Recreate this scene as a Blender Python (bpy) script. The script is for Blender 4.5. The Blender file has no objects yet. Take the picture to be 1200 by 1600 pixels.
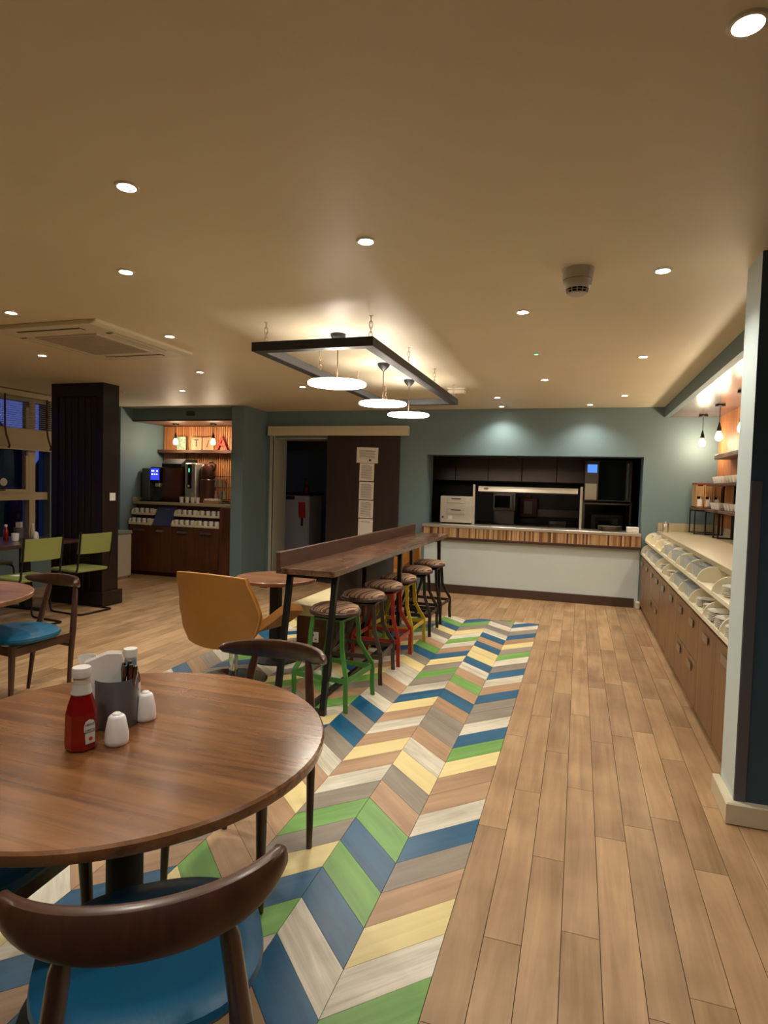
import bpy, bmesh, math, random
from mathutils import Matrix, Vector
C = bpy.context.scene.collection
SC = bpy.context.scene
PI = math.pi
rnd = random.Random(7)

# ------------------------------------------------------------------ camera
def cam_basis(yaw, pitch, roll):
    c, s = math.cos, math.sin
    f = Vector((s(yaw)*c(pitch), c(yaw)*c(pitch), s(pitch)))
    r = Vector((c(yaw), -s(yaw), 0)); u = r.cross(f)
    r2 = r*c(roll) + u*s(roll); u2 = -r*s(roll) + u*c(roll)
    return r2, u2, f
_r, _u, _f = cam_basis(-0.310715, -0.045227, 0.027406)
cd = bpy.data.cameras.new('camera'); cam = bpy.data.objects.new('camera', cd); C.objects.link(cam)
M = Matrix((( _r.x, _u.x, -_f.x, 0), (_r.y, _u.y, -_f.y, 0), (_r.z, _u.z, -_f.z, 1.5), (0, 0, 0, 1)))
cam.matrix_world = M
cd.sensor_fit = 'VERTICAL'; cd.sensor_height = 36; cd.lens = 947.75/1600*36
cd.clip_start = .05; cd.clip_end = 200
SC.camera = cam

# ------------------------------------------------------------------ dusk sky, exposure
w = bpy.data.worlds.new('world'); SC.world = w; w.use_nodes = True
nt = w.node_tree; bg = nt.nodes['Background']
tc = nt.nodes.new('ShaderNodeTexCoord'); sx = nt.nodes.new('ShaderNodeSeparateXYZ')
rp = nt.nodes.new('ShaderNodeValToRGB')
nt.links.new(tc.outputs['Generated'], sx.inputs[0]); nt.links.new(sx.outputs['Z'], rp.inputs[0]); nt.links.new(rp.outputs[0], bg.inputs['Color'])
rp.color_ramp.elements[0].position = 0.0; rp.color_ramp.elements[0].color = (.045, .07, .25, 1)
rp.color_ramp.elements[1].position = .6; rp.color_ramp.elements[1].color = (.018, .03, .19, 1)
bg.inputs['Strength'].default_value = .7
vs = SC.view_settings
vs.view_transform = 'Standard'; vs.look = 'None'; vs.gamma = 1; vs.use_curve_mapping = False
vs.exposure = 1.1
SC.cycles.max_bounces = 8; SC.cycles.diffuse_bounces = 6; SC.cycles.glossy_bounces = 4
SC.cycles.transmission_bounces = 8; SC.cycles.sample_clamp_indirect = 4.0
SC.cycles.caustics_reflective = False; SC.cycles.caustics_refractive = False
DOWN_W = 22.0       # watts of one recessed downlight
BULB_W = 9.0        # watts of one filament bulb
DISC_E = 12.0        # emission of the pendant discs
WARM = (1.0, .925, .81)

# ------------------------------------------------------------------ materials
def srgb(*c):
    if len(c) == 1: c = c[0]
    return tuple(((v/255)/12.92 if v/255 <= .04045 else ((v/255+.055)/1.055)**2.4) for v in c)
MATS = {}
def mat(name, col, rough=.5, metal=0., emit=None, es=1., coat=0., noise=0., nscale=8., bump=0., bscale=60., spec=.5, trans=0., alpha=1.):
    if name in MATS: return MATS[name]
    m = bpy.data.materials.new(name); m.use_nodes = True; t = m.node_tree; b = t.nodes['Principled BSDF']
    c = srgb(col)
    b.inputs['Base Color'].default_value = (*c, 1); b.inputs['Roughness'].default_value = rough
    b.inputs['Metallic'].default_value = metal; b.inputs['Coat Weight'].default_value = coat; b.inputs['Coat Roughness'].default_value = .15
    b.inputs['Specular IOR Level'].default_value = spec
    b.inputs['Transmission Weight'].default_value = trans
    if emit: b.inputs['Emission Color'].default_value = (*emit, 1); b.inputs['Emission Strength'].default_value = es
    if noise or bump:
        g = t.nodes.new('ShaderNodeNewGeometry')
    if noise:
        n = t.nodes.new('ShaderNodeTexNoise'); n.inputs['Scale'].default_value = nscale; n.inputs['Detail'].default_value = 5
        t.links.new(g.outputs['Position'], n.inputs['Vector'])
        r = t.nodes.new('ShaderNodeValToRGB'); r.color_ramp.elements[0].position = .3; r.color_ramp.elements[1].position = .7
        r.color_ramp.elements[0].color = (*[x*(1-noise) for x in c], 1); r.color_ramp.elements[1].color = (*[min(1, x*(1+noise)) for x in c], 1)
        t.links.new(n.outputs[0], r.inputs[0]); t.links.new(r.outputs[0], b.inputs['Base Color'])
    if bump:
        n2 = t.nodes.new('ShaderNodeTexNoise'); n2.inputs['Scale'].default_value = bscale; n2.inputs['Detail'].default_value = 3
        t.links.new(g.outputs['Position'], n2.inputs['Vector'])
        bp = t.nodes.new('ShaderNodeBump'); bp.inputs['Strength'].default_value = bump; bp.inputs['Distance'].default_value = .01
        t.links.new(n2.outputs[0], bp.inputs['Height']); t.links.new(bp.outputs[0], b.inputs['Normal'])
    MATS[name] = m; return m

def wood(name, c1, c2, axis='Y', rough=.4, scale=1., coat=0., uv=False, vary=0., rings=.35, gloss_noise=.15, boards=0.):
    """grain running along axis; uv=True reads the UV map (u along the piece) and shifts by a per-object random"""
    if name in MATS: return MATS[name]
    m = bpy.data.materials.new(name); m.use_nodes = True; t = m.node_tree; N = t.nodes; L = t.links; b = N['Principled BSDF']
    if uv: src = N.new('ShaderNodeUVMap').outputs[0]
    else: src = N.new('ShaderNodeNewGeometry').outputs['Position']
    oi = N.new('ShaderNodeObjectInfo')
    mul = N.new('ShaderNodeVectorMath'); mul.operation = 'SCALE'; mul.inputs['Scale'].default_value = 37.
    cmb = N.new('ShaderNodeCombineXYZ')
    for k in range(3): L.new(oi.outputs['Random'], cmb.inputs[k])
    L.new(cmb.outputs[0], mul.inputs[0])
    add = N.new('ShaderNodeVectorMath'); L.new(src, add.inputs[0]); L.new(mul.outputs[0], add.inputs[1])
    mp = N.new('ShaderNodeMapping'); L.new(add.outputs[0], mp.inputs[0])
    st = {'X': (1.2, 18, 18), 'Y': (18, 1.2, 18), 'Z': (18, 18, 1.2)}[axis if not uv else 'X']
    mp.inputs['Scale'].default_value = tuple(v*scale for v in st)
    n = N.new('ShaderNodeTexNoise'); n.inputs['Scale'].default_value = 1.; n.inputs['Detail'].default_value = 7; n.inputs['Roughness'].default_value = .62; n.inputs['Distortion'].default_value = .8
    L.new(mp.outputs[0], n.inputs['Vector'])
    n2 = N.new('ShaderNodeTexNoise'); n2.inputs['Scale'].default_value = 2.6*scale; n2.inputs['Detail'].default_value = 4
    L.new(add.outputs[0], n2.inputs['Vector'])
    mx = N.new('ShaderNodeMath'); mx.operation = 'MULTIPLY_ADD'; mx.inputs[1].default_value = 1-rings; L.new(n.outputs[0], mx.inputs[0])
    m3 = N.new('ShaderNodeMath'); m3.operation = 'MULTIPLY'; m3.inputs[1].default_value = rings; L.new(n2.outputs[0], m3.inputs[0]); L.new(m3.outputs[0], mx.inputs[2])
    r = N.new('ShaderNodeValToRGB'); r.color_ramp.elements[0].position = .36; r.color_ramp.elements[1].position = .64
    r.color_ramp.elements[0].color = (*srgb(c1), 1); r.color_ramp.elements[1].color = (*srgb(c2), 1)
    L.new(mx.outputs[0], r.inputs[0])
    out = r.outputs[0]
    if vary:
        hs = N.new('ShaderNodeHueSaturation'); mr = N.new('ShaderNodeMapRange')
        mr.inputs['To Min'].default_value = 1-vary; mr.inputs['To Max'].default_value = 1+vary
        L.new(oi.outputs['Random'], mr.inputs[0]); L.new(mr.outputs[0], hs.inputs['Value']); L.new(out, hs.inputs['Color']); out = hs.outputs[0]
    if boards:
        sp = N.new('ShaderNodeSeparateXYZ'); L.new(src, sp.inputs[0])
        dv = N.new('ShaderNodeMath'); dv.operation = 'DIVIDE'; dv.inputs[1].default_value = boards; L.new(sp.outputs[1 if axis == 'X' else 0], dv.inputs[0])
        fl = N.new('ShaderNodeMath'); fl.operation = 'FLOOR'; L.new(dv.outputs[0], fl.inputs[0])
        wn = N.new('ShaderNodeTexWhiteNoise'); wn.noise_dimensions = '1D'; L.new(fl.outputs[0], wn.inputs['W'])
        hb = N.new('ShaderNodeHueSaturation'); mb = N.new('ShaderNodeMapRange'); mb.inputs['To Min'].default_value = .84; mb.inputs['To Max'].default_value = 1.14
        L.new(wn.outputs[0], mb.inputs[0]); L.new(mb.outputs[0], hb.inputs['Value']); L.new(out, hb.inputs['Color']); out = hb.outputs[0]
    L.new(out, b.inputs['Base Color'])
    rr = N.new('ShaderNodeMapRange'); rr.inputs['To Min'].default_value = rough-gloss_noise/2; rr.inputs['To Max'].default_value = rough+gloss_noise
    L.new(n2.outputs[0], rr.inputs[0]); L.new(rr.outputs[0], b.inputs['Roughness'])
    b.inputs['Coat Weight'].default_value = coat; b.inputs['Coat Roughness'].default_value = .2
    bp = N.new('ShaderNodeBump'); bp.inputs['Strength'].default_value = .12; bp.inputs['Distance'].default_value = .004
    L.new(n.outputs[0], bp.inputs['Height']); L.new(bp.outputs[0], b.inputs['Normal'])
    MATS[name] = m; return m

def stripes(name, cols, widths=1.5, rough=.8):
    """woven stripes across X in the object's own coordinates"""
    if name in MATS: return MATS[name]
    m = bpy.data.materials.new(name); m.use_nodes = True; t = m.node_tree; N = t.nodes; L = t.links; b = N['Principled BSDF']
    tc = N.new('ShaderNodeTexCoord'); mp = N.new('ShaderNodeMapping'); mp.inputs['Scale'].default_value = (1, 1, 0)
    mp.inputs['Rotation'].default_value = (0, 0, .35)
    L.new(tc.outputs['Object'], mp.inputs[0])
    s = N.new('ShaderNodeSeparateXYZ'); L.new(mp.outputs[0], s.inputs[0])
    mm = N.new('ShaderNodeMath'); mm.operation = 'MULTIPLY'; mm.inputs[1].default_value = 1/.11; L.new(s.outputs[0], mm.inputs[0])
    fr = N.new('ShaderNodeMath'); fr.operation = 'FRACT'; L.new(mm.outputs[0], fr.inputs[0])
    r = N.new('ShaderNodeValToRGB'); r.color_ramp.interpolation = 'CONSTANT'
    el = r.color_ramp.elements
    while len(el) < len(cols): el.new(.5)
    pos = 0
    for i, (c, wd) in enumerate(cols):
        el[i].position = pos; el[i].color = (*srgb(c), 1); pos += wd
    L.new(fr.outputs[0], r.inputs[0]); L.new(r.outputs[0], b.inputs['Base Color']); b.inputs['Roughness'].default_value = rough
    MATS[name] = m; return m

m_ceil = mat('ceiling_paint', (234, 223, 196), .5, bump=.04, bscale=90, noise=.03, nscale=1.5)
m_teal = mat('teal_paint', (108, 131, 136), .6, noise=.03, nscale=2, bump=.03)
m_pale = mat('pale_paint_and_lit_face', (208, 224, 226), .6, noise=.02, nscale=2)
m_sage = mat('sage_paint', (168, 178, 166), .6, noise=.02)
m_teal_shade = mat('teal_in_shade', (52, 78, 92), .6, noise=.04)  # pier face turned from the lamps: its shade is in this colour
m_cream = mat('cream_trim', (214, 205, 176), .45)
m_black = mat('black_metal', (26, 24, 24), .4, .3)
m_blackm = mat('matt_black', (18, 17, 17), .7)
m_frame = mat('charcoal_frame', (38, 40, 44), .5)
m_steel = mat('brushed_steel', (216, 208, 194), .38, .85, bump=.02, bscale=200)
m_dsteel = mat('dull_steel', (110, 104, 98), .4, 1.)
m_chrome = mat('chrome', (210, 210, 210), .1, 1.)
m_white = mat('white_china', (240, 238, 232), .18, coat=.4)
m_wplas = mat('white_plastic', (232, 228, 220), .4)
m_paper = mat('white_paper', (236, 230, 222), .8, noise=.02, nscale=20)
m_blue = mat('blue_vinyl', (18, 92, 128), .42, bump=.05, bscale=120, noise=.05, nscale=4)
m_green = mat('green_vinyl', (140, 150, 84), .5, noise=.04, nscale=6)
m_tan = mat('tan_leather', (162, 108, 46), .45, bump=.08, bscale=150, noise=.08, nscale=5)
m_creamv = mat('cream_vinyl', (226, 212, 168), .42, bump=.03, noise=.03, nscale=4)
m_glass = mat('glass', (235, 240, 240), .02, trans=1.)
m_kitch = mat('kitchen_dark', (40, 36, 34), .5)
m_kpanel = mat('kitchen_panel', (130, 116, 108), .38, .6, noise=.1, nscale=3)
m_bin = mat('cream_tray', (234, 226, 198), .35)
m_top = mat('worktop', (176, 164, 134), .35, noise=.05, nscale=14)
m_grout = mat('joint_dark', (64, 50, 38), .8)
w_floor = wood('floor_oak', (140, 108, 74), (188, 154, 114), uv=True, rough=.4, vary=.13, rings=.55)
w_walnut = wood('walnut', (52, 30, 18), (84, 50, 32), 'Z', rough=.3, coat=.25)
w_chair = wood('chair_walnut', (58, 33, 20), (84, 50, 32), 'Z', rough=.3, coat=.3)
w_table = wood('table_oak', (84, 50, 28), (148, 100, 60), 'X', rough=.2, coat=.5, rings=.25, boards=.13)
w_table2 = wood('table_oak_far', (112, 74, 50), (150, 104, 74), 'X', rough=.32, coat=.2, boards=.12)
w_bar = wood('bar_wood', (54, 34, 24), (128, 92, 68), 'Y', rough=.22, coat=.55, rings=.22, boards=.13)
w_barback = wood('bar_back_wood', (58, 36, 26), (88, 58, 42), 'Y', rough=.45)
w_dark = wood('dark_stained', (20, 11, 8), (38, 22, 16), 'Z', rough=.4)
w_cab = wood('cabinet_wood', (108, 76, 48), (146, 108, 72), 'Z', rough=.4, vary=.05)
w_cabd = wood('cabinet_wood_dark', (70, 38, 22), (104, 60, 34), 'Z', rough=.4, vary=.05)
w_slat = wood('slat_wood', (176, 108, 62), (212, 144, 90), 'Z', rough=.5, vary=.15)
w_shelf = wood('shelf_wood', (78, 54, 40), (110, 80, 60), 'Y', rough=.5)
w_box = wood('box_wood', (170, 128, 84), (204, 162, 112), 'Z', rough=.5)
CH = {
 'B': wood('plank_blue', (8, 72, 108), (22, 98, 136), uv=True, rough=.36, vary=.05),
 'G': wood('plank_green', (92, 144, 64), (120, 172, 84), uv=True, rough=.36, vary=.05),
 'C': wood('plank_cream', (214, 196, 132), (232, 216, 156), uv=True, rough=.38, vary=.03),
 'K': wood('plank_grey', (120, 110, 98), (150, 140, 126), uv=True, rough=.38, vary=.05),
 'T': wood('plank_tan', (154, 120, 88), (186, 152, 118), uv=True, rough=.4, vary=.06),
 'W': wood('plank_whitewashed', (176, 168, 148), (226, 220, 202), uv=True, rough=.38, vary=.04, scale=1.6),
}
m_seat = stripes('striped_fabric', [((164, 132, 106), .22), ((70, 40, 30), .06), ((176, 146, 116), .16), ((112, 70, 50), .14), ((40, 26, 22), .05), ((160, 128, 100), .2), ((92, 52, 38), .07), ((170, 140, 112), .1)])

# ------------------------------------------------------------------ mesh builder
class MB:
    def __init__(s, o=(0, 0, 0)):
        s.bm = bmesh.new(); s.o = Vector(o); s.mi = 0; s.M = Matrix.Identity(4)
    def _v(s, p): return s.bm.verts.new(s.M @ (Vector(p) - s.o))
    def _f(s, vs):
        try: f = s.bm.faces.new(vs); f.material_index = s.mi; return f
        except ValueError: return None
    def box(s, x0, x1, y0, y1, z0, z1, bev=0, seg=1):
        v = [s._v((x, y, z)) for x in (x0, x1) for y in (y0, y1) for z in (z0, z1)]
        fs = [s._f([v[i] for i in q]) for q in ((0, 1, 3, 2), (4, 6, 7, 5), (0, 4, 5, 1), (2, 3, 7, 6), (0, 2, 6, 4), (1, 5, 7, 3))]
        if bev:
            es = list({e for f in fs for e in f.edges})
            bmesh.ops.bevel(s.bm, geom=es, offset=bev, segments=seg, profile=.5, affect='EDGES')
        return s
    def prism(s, poly, ax, a, b, bev=0, seg=1):
        """poly: 2-D outline in the two axes other than ax (in x,y,z order), extruded from a to b along ax"""
        def P(p, h):
            if ax == 'X': return (h, p[0], p[1])
            if ax == 'Y': return (p[0], h, p[1])
            return (p[0], p[1], h)
        A = [s._v(P(p, a)) for p in poly]; B = [s._v(P(p, b)) for p in poly]; n = len(poly)
        fs = [s._f(A), s._f(B[::-1])] + [s._f([A[i], B[i], B[(i+1) % n], A[(i+1) % n]]) for i in range(n)]
        if bev:
            es = list({e for f in fs[:2] if f for e in f.edges})
            bmesh.ops.bevel(s.bm, geom=es, offset=bev, segments=seg, profile=.5, affect='EDGES')
        return s
    def lathe(s, prof, c=(0, 0, 0), seg=24, ax='Z', cap=True, sx=1, sy=1):
        rings = []
        for r, z in prof:
            ring = []
            for k in range(seg):
                a = 2*PI*k/seg; x, y = r*math.cos(a)*sx, r*math.sin(a)*sy
                p = (x, y, z) if ax == 'Z' else ((z, x, y) if ax == 'X' else (x, z, y))
                ring.append(s._v((c[0]+p[0], c[1]+p[1], c[2]+p[2])))
            rings.append(ring)
        for A, B in zip(rings, rings[1:]):
            for k in range(seg): s._f([A[k], A[(k+1) % seg], B[(k+1) % seg], B[k]])
        if cap: s._f(rings[0][::-1]); s._f(rings[-1])
        return s
    def cyl(s, c, r, h, seg=16, ax='Z'): return s.lathe([(r, 0), (r, h)], c, seg, ax)
    def tube(s, pts, r, seg=8, closed=False, flat=None):
        """tube through pts; r a number or one per point; flat=(w,h) gives a rectangular bar"""
        pts = [Vector(p) for p in pts]; n = len(pts); rings = []; up = Vector((0, 0, 1))
        prev = None
        for i, p in enumerate(pts):
            if closed: d = pts[(i+1) % n]-pts[i-1]
            else: d = pts[min(i+1, n-1)]-pts[max(i-1, 0)]
            d.normalize()
            ref = prev if prev is not None else (Vector((0, 1, 0)) if abs(d.z) > .9 else up)
            a = ref - d*ref.dot(d)
            if a.length < 1e-4: a = Vector((1, 0, 0)) - d*d.x
            a.normalize(); bb = d.cross(a); prev = a
            rr = r[i] if isinstance(r, (list, tuple)) else r
            if flat: w_, h_ = flat; offs = [a*h_/2+bb*w_/2, -a*h_/2+bb*w_/2, -a*h_/2-bb*w_/2, a*h_/2-bb*w_/2]
            else: offs = [a*rr*math.cos(2*PI*k/seg)+bb*rr*math.sin(2*PI*k/seg) for k in range(seg)]
            rings.append([s._v(p+q) for q in offs])
        m_ = len(rings[0])
        prs = list(zip(rings, rings[1:])) + ([(rings[-1], rings[0])] if closed else [])
        for A, B in prs:
            for k in range(m_): s._f([A[k], A[(k+1) % m_], B[(k+1) % m_], B[k]])
        if not closed: s._f(rings[0][::-1]); s._f(rings[-1])
        return s
    def grid(s, fn, nu, nv, thick=None, closeu=False):
        """surface fn(i/nu, j/nv) -> point"""
        V = [[s._v(fn(i/nu, j/nv)) for j in range(nv+1)] for i in range(nu+(0 if closeu else 1))]
        for i in range(nu):
            A = V[i]; B = V[(i+1) % len(V)]
            for j in range(nv): s._f([A[j], B[j], B[j+1], A[j+1]])
        return s
    def shell(s, fo, fi, nu, nv):
        """closed slab between two surfaces"""
        O = [[s._v(fo(i/nu, j/nv)) for j in range(nv+1)] for i in range(nu+1)]
        I = [[s._v(fi(i/nu, j/nv)) for j in range(nv+1)] for i in range(nu+1)]
        for i in range(nu):
            for j in range(nv):
                s._f([O[i][j], O[i+1][j], O[i+1][j+1], O[i][j+1]]); s._f([I[i][j], I[i][j+1], I[i+1][j+1], I[i+1][j]])
        for i in range(nu):
            s._f([O[i][0], I[i][0], I[i+1][0], O[i+1][0]]); s._f([O[i][nv], O[i+1][nv], I[i+1][nv], I[i][nv]])
        for j in range(nv):
            s._f([O[0][j], O[0][j+1], I[0][j+1], I[0][j]]); s._f([O[nu][j], I[nu][j], I[nu][j+1], O[nu][j+1]])
        return s
    def mesh(s, name, mats, smooth=False):
        bmesh.ops.recalc_face_normals(s.bm, faces=s.bm.faces)
        me = bpy.data.meshes.new(name); s.bm.to_mesh(me); s.bm.free()
        for m in (mats if isinstance(mats, (list, tuple)) else [mats]): me.materials.append(m)
        if smooth:
            for p in me.polygons: p.use_smooth = True
            if hasattr(me, 'set_sharp_from_angle'): me.set_sharp_from_angle(angle=math.radians(40))
        return me
    def build(s, name, mats, parent=None, smooth=False, kind=None, label=None):
        me = s.mesh(name, mats, smooth); o = bpy.data.objects.new(name, me); C.objects.link(o)
        if parent: o.parent = parent
        elif s.o.length: o.location = s.o
        if kind: o['kind'] = kind
        if label: o['label'] = label
        return o

def mk(name, me, parent=None, loc=(0, 0, 0), rz=0, kind=None):
    o = bpy.data.objects.new(name, me); C.objects.link(o); o.location = loc; o.rotation_euler = (0, 0, rz)
    if parent: o.parent = parent
    if kind: o['kind'] = kind
    return o
def thing(name, label, cat, loc=(0, 0, 0), rz=0, group=None):
    o = bpy.data.objects.new(name, None); C.objects.link(o); o.location = loc; o.rotation_euler = (0, 0, rz)
    o.empty_display_size = .1
    o['label'] = label; o['category'] = cat
    if group: o['group'] = group
    return o
def tag(o, label, cat, group=None):
    o['label'] = label; o['category'] = cat
    if group: o['group'] = group
    return o
KIDS = {}
def dup(root, loc=None, rz=None, label=None, group=None):
    def cp(o, par):
        c = o.copy(); C.objects.link(c); c.parent = par
        for ch in [k for k in all_objs if k.parent == o]: cp(ch, c)
        return c
    all_objs = tree(root)
    r = cp(root, root.parent)
    if loc is not None: r.location = loc
    if rz is not None: r.rotation_euler = (0, 0, rz)
    if label: r['label'] = label
    if group: r['group'] = group
    return r
def tree(o):
    out = [o]
    for c in o.children: out += tree(c)
    return out
def text(s_, name, size, m, parent, loc, rot, ext=.0006, spacing=1.0):
    cu = bpy.data.curves.new(name, 'FONT'); cu.body = s_; cu.size = size; cu.extrude = ext; cu.align_x = 'CENTER'; cu.align_y = 'CENTER'; cu.space_line = .9
    cu.space_character = spacing; cu.resolution_u = 2
    tmp = bpy.data.objects.new('tmp', cu); me = bpy.data.meshes.new_from_object(tmp); me.materials.clear(); me.materials.append(m)
    bpy.data.objects.remove(tmp); bpy.data.curves.remove(cu)
    o = bpy.data.objects.new(name, me); C.objects.link(o); o.location = loc; o.rotation_euler = rot
    if parent: o.parent = parent
    return o
def spot(loc, watts, size=130, blend=.8, color=WARM, parent=None, rad=.04, rot=(0, 0, 0)):
    l = bpy.data.lights.new('lamp', 'SPOT'); l.energy = watts; l.spot_size = math.radians(size); l.spot_blend = blend; l.color = color; l.shadow_soft_size = rad
    o = bpy.data.objects.new('lamp', l); C.objects.link(o); o.location = loc; o.rotation_euler = rot
    if parent: o.parent = parent
    return o
def point(loc, watts, color=WARM, parent=None, rad=.03):
    l = bpy.data.lights.new('lamp', 'POINT'); l.energy = watts; l.color = color; l.shadow_soft_size = rad
    o = bpy.data.objects.new('lamp', l); C.objects.link(o); o.location = loc
    if parent: o.parent = parent
    return o

# ================================================================== STRUCTURE
ZC = 2.573; YB = 8.40; XW = -6.85
# --- ceiling
MB().box(XW-.3, 2.2, -3.2, 8.8, ZC, ZC+.12).build('ceiling', m_ceil, kind='structure')
# --- walls
b = MB()
b.box(-4.62, -4.50, YB, YB+.40, 0, ZC).box(-4.50, -3.45, YB, YB+.40, 2.17, ZC).box(-3.45, -2.08, YB, YB+.40, 0, ZC)
b.box(-2.08, .765, YB, YB+.40, 1.94, ZC).box(.765, 1.75, YB, YB+.40, 0, ZC)
b.build('wall_back', m_teal, kind='structure')
MB().box(-2.08, .765, YB, YB+.40, 0, .925).build('wall_counter', m_pale, kind='structure')
b = MB(); b.box(1.62, 1.78, 3.34, YB, 0, ZC); b.build('wall_right', m_teal, kind='structure')
# window wall with opening
WY0, WY1, WZ0, WZ1 = 2.6, 6.46, .55, 2.50
b = MB(); b.box(XW-.2, XW, -3, WY0, 0, ZC).box(XW-.2, XW, WY1, 7.58, 0, ZC).box(XW-.2, XW, WY0, WY1, 0, WZ0).box(XW-.2, XW, WY0, WY1, WZ1, ZC)
b.build('wall_left', m_teal, kind='structure')
b = MB(); b.box(XW-.2, -6.67, 7.58, 7.70, 0, ZC).box(-6.79, -6.67, 7.70, 8.60, 0, ZC).box(-6.79, -4.80, 8.60, 8.72, 0, ZC)
b.build('wall_alcove', m_teal, kind='structure')
b = MB(); b.box(-4.81, -4.62, 7.69, 8.80, 0, ZC); b.build('wall_pier', m_teal, kind='structure')
b = MB(); b.box(XW-.2, 3.0, -3.1, -3, 0, ZC).box(3.0, 3.1, -3.1, 3.2, 0, ZC); b.build('wall_front', m_teal, kind='structure')
# right hand pier: light and shade put into colour, pale end face, dark front
b = MB(); b.box(.727, 3.0, 3.09, 3.34, 0, ZC); b.mi = 1; b.box(.7255, .727, 3.089, 3.341, 0, ZC)
b.build('wall_pier', [m_teal_shade, m_pale], kind='structure')
b = MB(); b.box(.728, .775, 3.084, 3.09, .10, 1.56, .002); b.build('trim_1', mat('corner_guard', (92, 90, 96), .5), kind='structure')
b = MB(); b.prism([(.69, 3.05), (3.0, 3.05), (3.0, 3.088), (.726, 3.088), (.726, 3.36), (.69, 3.36)], 'Z', 0, .10, .006)
b.build('baseboard_right', m_cream, kind='structure')
MB().box(.74, .79, 8.30, 8.40, 0, .09, .008).build('baseboard_back', m_cream, kind='structure')
# bulkhead over the right run
b = MB(); b.box(.98, 1.04, 3.34, YB, 2.44, ZC); b.build('trim_2', m_teal, kind='structure')
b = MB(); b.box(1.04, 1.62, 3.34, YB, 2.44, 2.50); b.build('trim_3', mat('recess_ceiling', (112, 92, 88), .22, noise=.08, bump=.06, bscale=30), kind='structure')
# bulkhead over the drinks alcove
b = MB(); b.box(-6.67, -4.81, 7.85, 7.92, 2.40, ZC); b.build('trim_4', m_teal, kind='structure')
b = MB(); b.box(-6.67, -4.81, 7.84, 8.60, 2.375, 2.40); b.build('trim_5', wood('soffit_wood', (70, 42, 28), (110, 72, 48), 'X'), kind='structure')
# kitchen shell beyond the hatch and corridor beyond the door
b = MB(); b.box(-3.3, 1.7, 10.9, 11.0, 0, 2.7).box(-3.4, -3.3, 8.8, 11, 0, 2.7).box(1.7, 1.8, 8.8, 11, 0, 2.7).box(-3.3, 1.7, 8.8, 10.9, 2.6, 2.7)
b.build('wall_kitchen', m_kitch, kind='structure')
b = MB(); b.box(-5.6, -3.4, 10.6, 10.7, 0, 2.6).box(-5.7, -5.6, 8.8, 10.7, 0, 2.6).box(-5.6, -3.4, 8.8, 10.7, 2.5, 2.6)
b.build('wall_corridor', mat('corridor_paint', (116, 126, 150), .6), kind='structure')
b = MB(); b.box(-4.17, -3.60, 10.52, 10.60, 0, 2.1); b.build('door_2', mat('navy_door', (30, 44, 84), .5), kind='structure')
# skirting and plinth of the hatch wall
b = MB(); b.box(-2.06, .72, 8.375, 8.40, 0, .12, .003); b.build('baseboard_back', mat('plinth_brown', (72, 54, 46), .45), kind='structure')

# --- floor: base slab with planks and chevrons as parts
floor = MB().box(XW-.3, 3.0, -3, 11, -.06, -.008).build('floor', m_grout, kind='structure')
PW = .1235; PL = 1.05; X0 = -.37; XL = -3.02; YE = 6.89; CW = .265; CP = .1872; Y0 = 1.5765
GAP = .0012
def slab_mesh(name, poly, m, uvd, z=0.0, t=.008):
    bm = bmesh.new(); A = [bm.verts.new((x, y, z)) for x, y in poly]; B = [bm.verts.new((x, y, z-t)) for x, y in poly]; n = len(poly)
    fs = [bm.faces.new(A)] + [bm.faces.new([A[i], B[i], B[(i+1) % n], A[(i+1) % n]]) for i in range(n)]
    bmesh.ops.recalc_face_normals(bm, faces=fs)
    if fs[0].normal.z < 0: bmesh.ops.reverse_faces(bm, faces=fs)
    uv = bm.loops.layers.uv.new('UVMap'); ux, uy = uvd
    for f in bm.faces:
        for l in f.loops:
            x, y, _ = l.vert.co; l[uv].uv = (x*ux+y*uy, -x*uy+y*ux)
    me = bpy.data.meshes.new(name); bm.to_mesh(me); bm.free(); me.materials.append(m); return me
def clip(poly, ax, v, keep_less):
    out = []; n = len(poly)
    for i in range(n):
        p, q = poly[i], poly[(i+1) % n]; a = (p[ax] <= v) == keep_less or p[ax] == v; c = (q[ax] <= v) == keep_less or q[ax] == v
        if a: out.append(p)
        if a != c:
            t = (v-p[ax])/(q[ax]-p[ax]); out.append((p[0]+t*(q[0]-p[0]), p[1]+t*(q[1]-p[1])))
    return out
# oak planks
pm = {}
def plank(x, y, w_, l_, stuff=None):
    key = (round(w_, 4), round(l_, 3))
    if stuff is not None:
        stuff.append((x, y, w_, l_)); return
    if key not in pm: pm[key] = slab_mesh('plank', [(GAP, GAP), (w_-GAP, GAP), (w_-GAP, l_-GAP), (GAP, l_-GAP)], w_floor, (0, 1))
    mk('plank', pm[key], floor, (x, y, 0))
JO = {0: 1.95-.0, 1: 1.053, 2: .4, 3: 1.69, 4: 1.83, 5: .895, 6: 1.585}
vis = []; far = []
def column(x, w_, y0, y1, j0, right):
    y = j0
    while y > y0: y -= PL
    while y < y1:
        a, c = max(y, y0), min(y+PL, y1)
        if c-a > .02:
            near = right or (a > y0+1.2 and x > -5.9) or a > 5
            (vis if near else far).append((x, a, w_, c-a))
        y += PL
js = {0: 1.60, 1: 1.983, 2: 1.45, 3: 2.10, 4: 1.69, 5: 1.828, 6: 1.945, 7: 1.585}
k = 0; x = X0
while x < 1.62:
    w_ = min(PW, 1.62-x); j = js.get(k, rnd.random()*PL)
    column(x, w_, (0.4 if x < .75 else 0.4), YB, j, True); x += PW; k += 1
while x < 2.95:
    column(x, PW, .4, 3.05, rnd.random()*PL, False); x += PW
x = XL
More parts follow.
